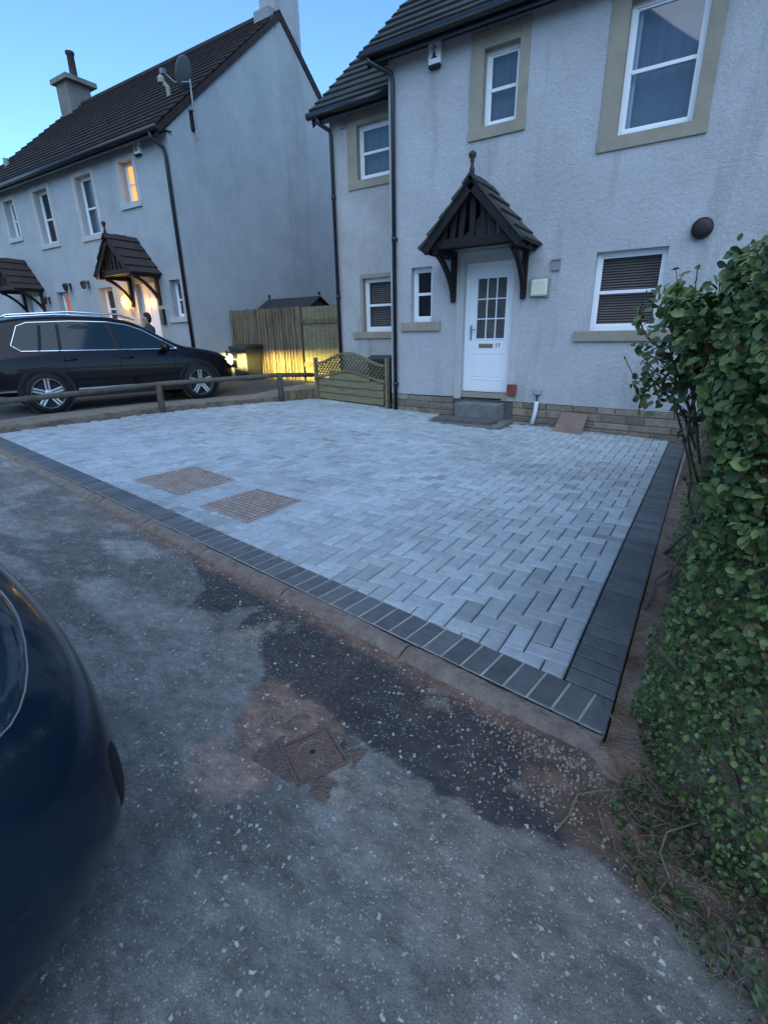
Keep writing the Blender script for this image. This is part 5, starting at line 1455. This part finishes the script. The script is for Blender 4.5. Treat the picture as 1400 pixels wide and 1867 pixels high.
for sh in shoots:
    sh = [Vector(p) for p in sh]; q = [sh[0]]
    for a, b in zip(sh, sh[1:]):
        q += [a.lerp(b, .5)+Vector((r.gauss(0, .008), r.gauss(0, .01), r.gauss(0, .008))), b]
    br.tube(q, [.0085*(1-.7*i/(len(q)-1)) for i in range(len(q))], 6)
    for i in range(2, len(q)):
        for _q in range(3): lp.append(q[i]+Vector((r.gauss(0, .02), r.gauss(0, .02), r.gauss(0, .02))))
        if r.random() < .5:
            e_ = q[i]+Vector((r.gauss(0, .07), r.gauss(0, .04), r.uniform(.02, .12))); br.tube([q[i], e_], .002, 5); lp.append(e_)
br.build('bare_shoots', M['bark'], hedge, smooth=True)
lp = np.concatenate([np.array([tuple(p) for p in lp]), np.stack([rng.uniform(-.26, .02, 300), rng.uniform(2.3, 2.9, 300), rng.uniform(1.05, 1.56, 300)], 1)]); n = len(lp)
nn = rng.normal(size=(n, 3))*.7+np.array([-.3, -.6, .4]); nn /= np.linalg.norm(nn, axis=1)[:, None]
leaves('shoot_leaves', lp, nn, rng.uniform(.026, .056, n), rng.uniform(.018, .034, n), np.array([.05, .09, .03])+rng.random((n, 1))*np.array([.09, .10, .04]), M['leaf'], hedge, rng)

# low growth and litter at the foot of the hedge
n = 9000
lx_ = rng.uniform(-.16, 1.3, n); ly_ = rng.uniform(.85, 1.75, n)
dens = fbm(lx_, ly_, 5, 4, 44)
ok = (lx_ > np.interp(ly_, [.85, 1.1, 1.3, 1.6], [.42, .08, -.02, .02])) & (dens > .43+.07*(ly_ < 1.1)) & (ly_ < yn(lx_)+.25)
Pl = np.stack([lx_, ly_, -.02+rng.exponential(.03, n)*np.clip((lx_+.1)*2.5, .3, 2)], 1)[ok]; n = len(Pl)
nn = rng.normal(size=(n, 3))*.5+np.array([0, -.1, 1]); nn /= np.linalg.norm(nn, axis=1)[:, None]
cc = np.array([.03, .055, .02])+rng.random((n, 1))*np.array([.05, .05, .02]); bq = rng.random(n) < .3; cc[bq] = np.array([.09, .065, .04])
o = leaves('fallen_leaves', Pl, nn, rng.uniform(.010, .030, n), rng.uniform(.007, .017, n), cc, M['leaf'], None, rng); tag(o, kind='stuff')
n = 900
gx_ = rng.uniform(-.35, .75, n); gy_ = rng.uniform(.85, 1.62, n)
tb = MB()
for i in range(620):
    x, y = r.uniform(-.12, .85), r.uniform(.88, 1.72)
    if x < np.interp(y, [.85, 1.1, 1.3, 1.6], [.30, .0, -.08, -.05]): continue
    a = r.uniform(0, 6.28); L_ = r.uniform(.03, .12)
    tb.tube([(x, y, -.018), (x+L_*.5*math.cos(a), y+L_*.5*math.sin(a), -.01+r.uniform(0, .035)), (x+L_*math.cos(a+.3), y+L_*math.sin(a+.3), -.015+r.uniform(0, .03))], r.uniform(.0006, .0015), 4)
o = tb.build('twig_litter', M['twig'], None); tag(o, kind='stuff')
silt = sheet('silt', np.arange(-1.16, -.80, .008), np.arange(.86, 1.14, .008), lambda X, Y: -.040+.016*(fbm(X, Y, 11, 4, 71)-.32)-.02*np.exp(-(((X+.962)**2+(Y-.985)**2)/.0042)**2), M['siltm'])
tag(silt, kind='stuff')
def stick(name, pts, rad, label, group=None):
    o = MB().tube(pts, rad, 6).build(name, M['twig'], None, smooth=True); return tag(o, label, 'twig', group)
stick('twig', [(-.135, 1.80, .012), (-.11, 1.74, .010), (-.055, 1.665, .004)], .0035, 'pale twig lying across the corner of the charcoal border')
stick('twig', [(-.150, 1.145, -.022), (-.125, 1.215, -.015), (-.118, 1.30, -.010), (-.06, 1.345, -.004), (.02, 1.40, .0)], [.0035, .004, .004, .003, .002], 'forked pale twig on the bare earth below the hedge, nearest the dark patch')
stick('twig', [(-.07, 1.34, -.004), (-.05, 1.27, -.006), (-.02, 1.21, -.012)], .0022, 'thin short twig crossing the forked twig on the earth')
stick('twig', [(.16, 1.14, -.01), (.12, 1.20, .02), (.13, 1.27, .03), (.2, 1.33, .05)], .003, 'thin curved twig standing in the low growth at the hedge foot')
o = MB().tube([(-.062, 2.65, -.01), (-.045, 2.85, -.0), (-.05, 3.0, .0), (.05, 3.25, .02), (.12, 3.3, .06)], [.008, .009, .010, .008, .006], 8).build('branch', M['bark'], None, smooth=True)
tag(o, 'bent fallen branch on the soil between the charcoal border and the hedge', 'branch')
o = MB().obox((-.055, 6.3, -.10), (.012, .85, 0), (.008, -.0, 0), (0, 0, .035)).build('edging_strip', M['pale'], None); tag(o, 'pale timber edging strip at the far end of the charcoal border', 'edging')
for k, (x, y, h) in enumerate(((.10, 4.3, .40), (.11, 5.1, .46), (.12, 3.45, .34), (.13, 6.2, .5))):
    o = MB().obox((x, y, h/2-.12), (.035, 0, 0), (0, .03, 0), (.01*(-1)**k, 0, h/2)).build('stake', M['wood_old'], None, bevel=.004)
    tag(o, ('short weathered stake among the hedge stems, second from the near end', 'short weathered stake among the hedge stems, third from the near end', 'short weathered stake among the hedge stems, nearest the camera', 'short weathered stake among the hedge stems, closest to the house')[k], 'stake', 'stakes among the hedge stems')
# gravel and chips along the kerb
cb = MB()
for i in range(420):
    u_ = r.random()
    if u_ < .5: x = -.05-abs(r.gauss(0, .35)); y = float(kerb_y(x))-.14-abs(r.gauss(0, .07))
    else: x = r.uniform(-.5, .05); y = r.uniform(1.2, 1.5)
    if y > kerb_y(x)-.105: continue
    sz = r.uniform(.0014, .0040)
    cb.obox((x, y, -.030+sz*.4), (sz, sz*r.uniform(-.4, .4), 0), (sz*r.uniform(-.3, .3), sz*.8, sz*.2), (0, sz*.2, sz*.6))
o = cb.build('loose_chippings', M['chip'], None); tag(o, kind='stuff')
# terrace across the street, behind the camera: it is what the ground floor windows mirror
t = thing('house', 'dark terrace with brown roof across the street, seen only mirrored in the window glass', 'house', (0, 0, 0))
MB().box((-26, -20, -.45), (16, -13, 5.2)).build('wall', M['wall_wing'], t)
MB().prism([(-26.3, -12.6, 5.1), (-26.3, -16.5, 8.2), (-26.3, -20.4, 5.1)], (42.6, 0, 0)).build('roof', M['tile_brown'], t)

t = thing('house', 'far end of the terrace beyond the grey house at the left edge', 'house', (0, 0, 0))
MB().box((-34, 9.3, -.2), (-22.25, 16, 5.3)).build('wall', M['wall_far'], t)
MB().prism([(-34, 9.0, 5.2), (-34, 12.6, 8.2), (-34, 16.3, 5.2)], (11.7, 0, 0)).build('roof', M['tile_brown'], t)
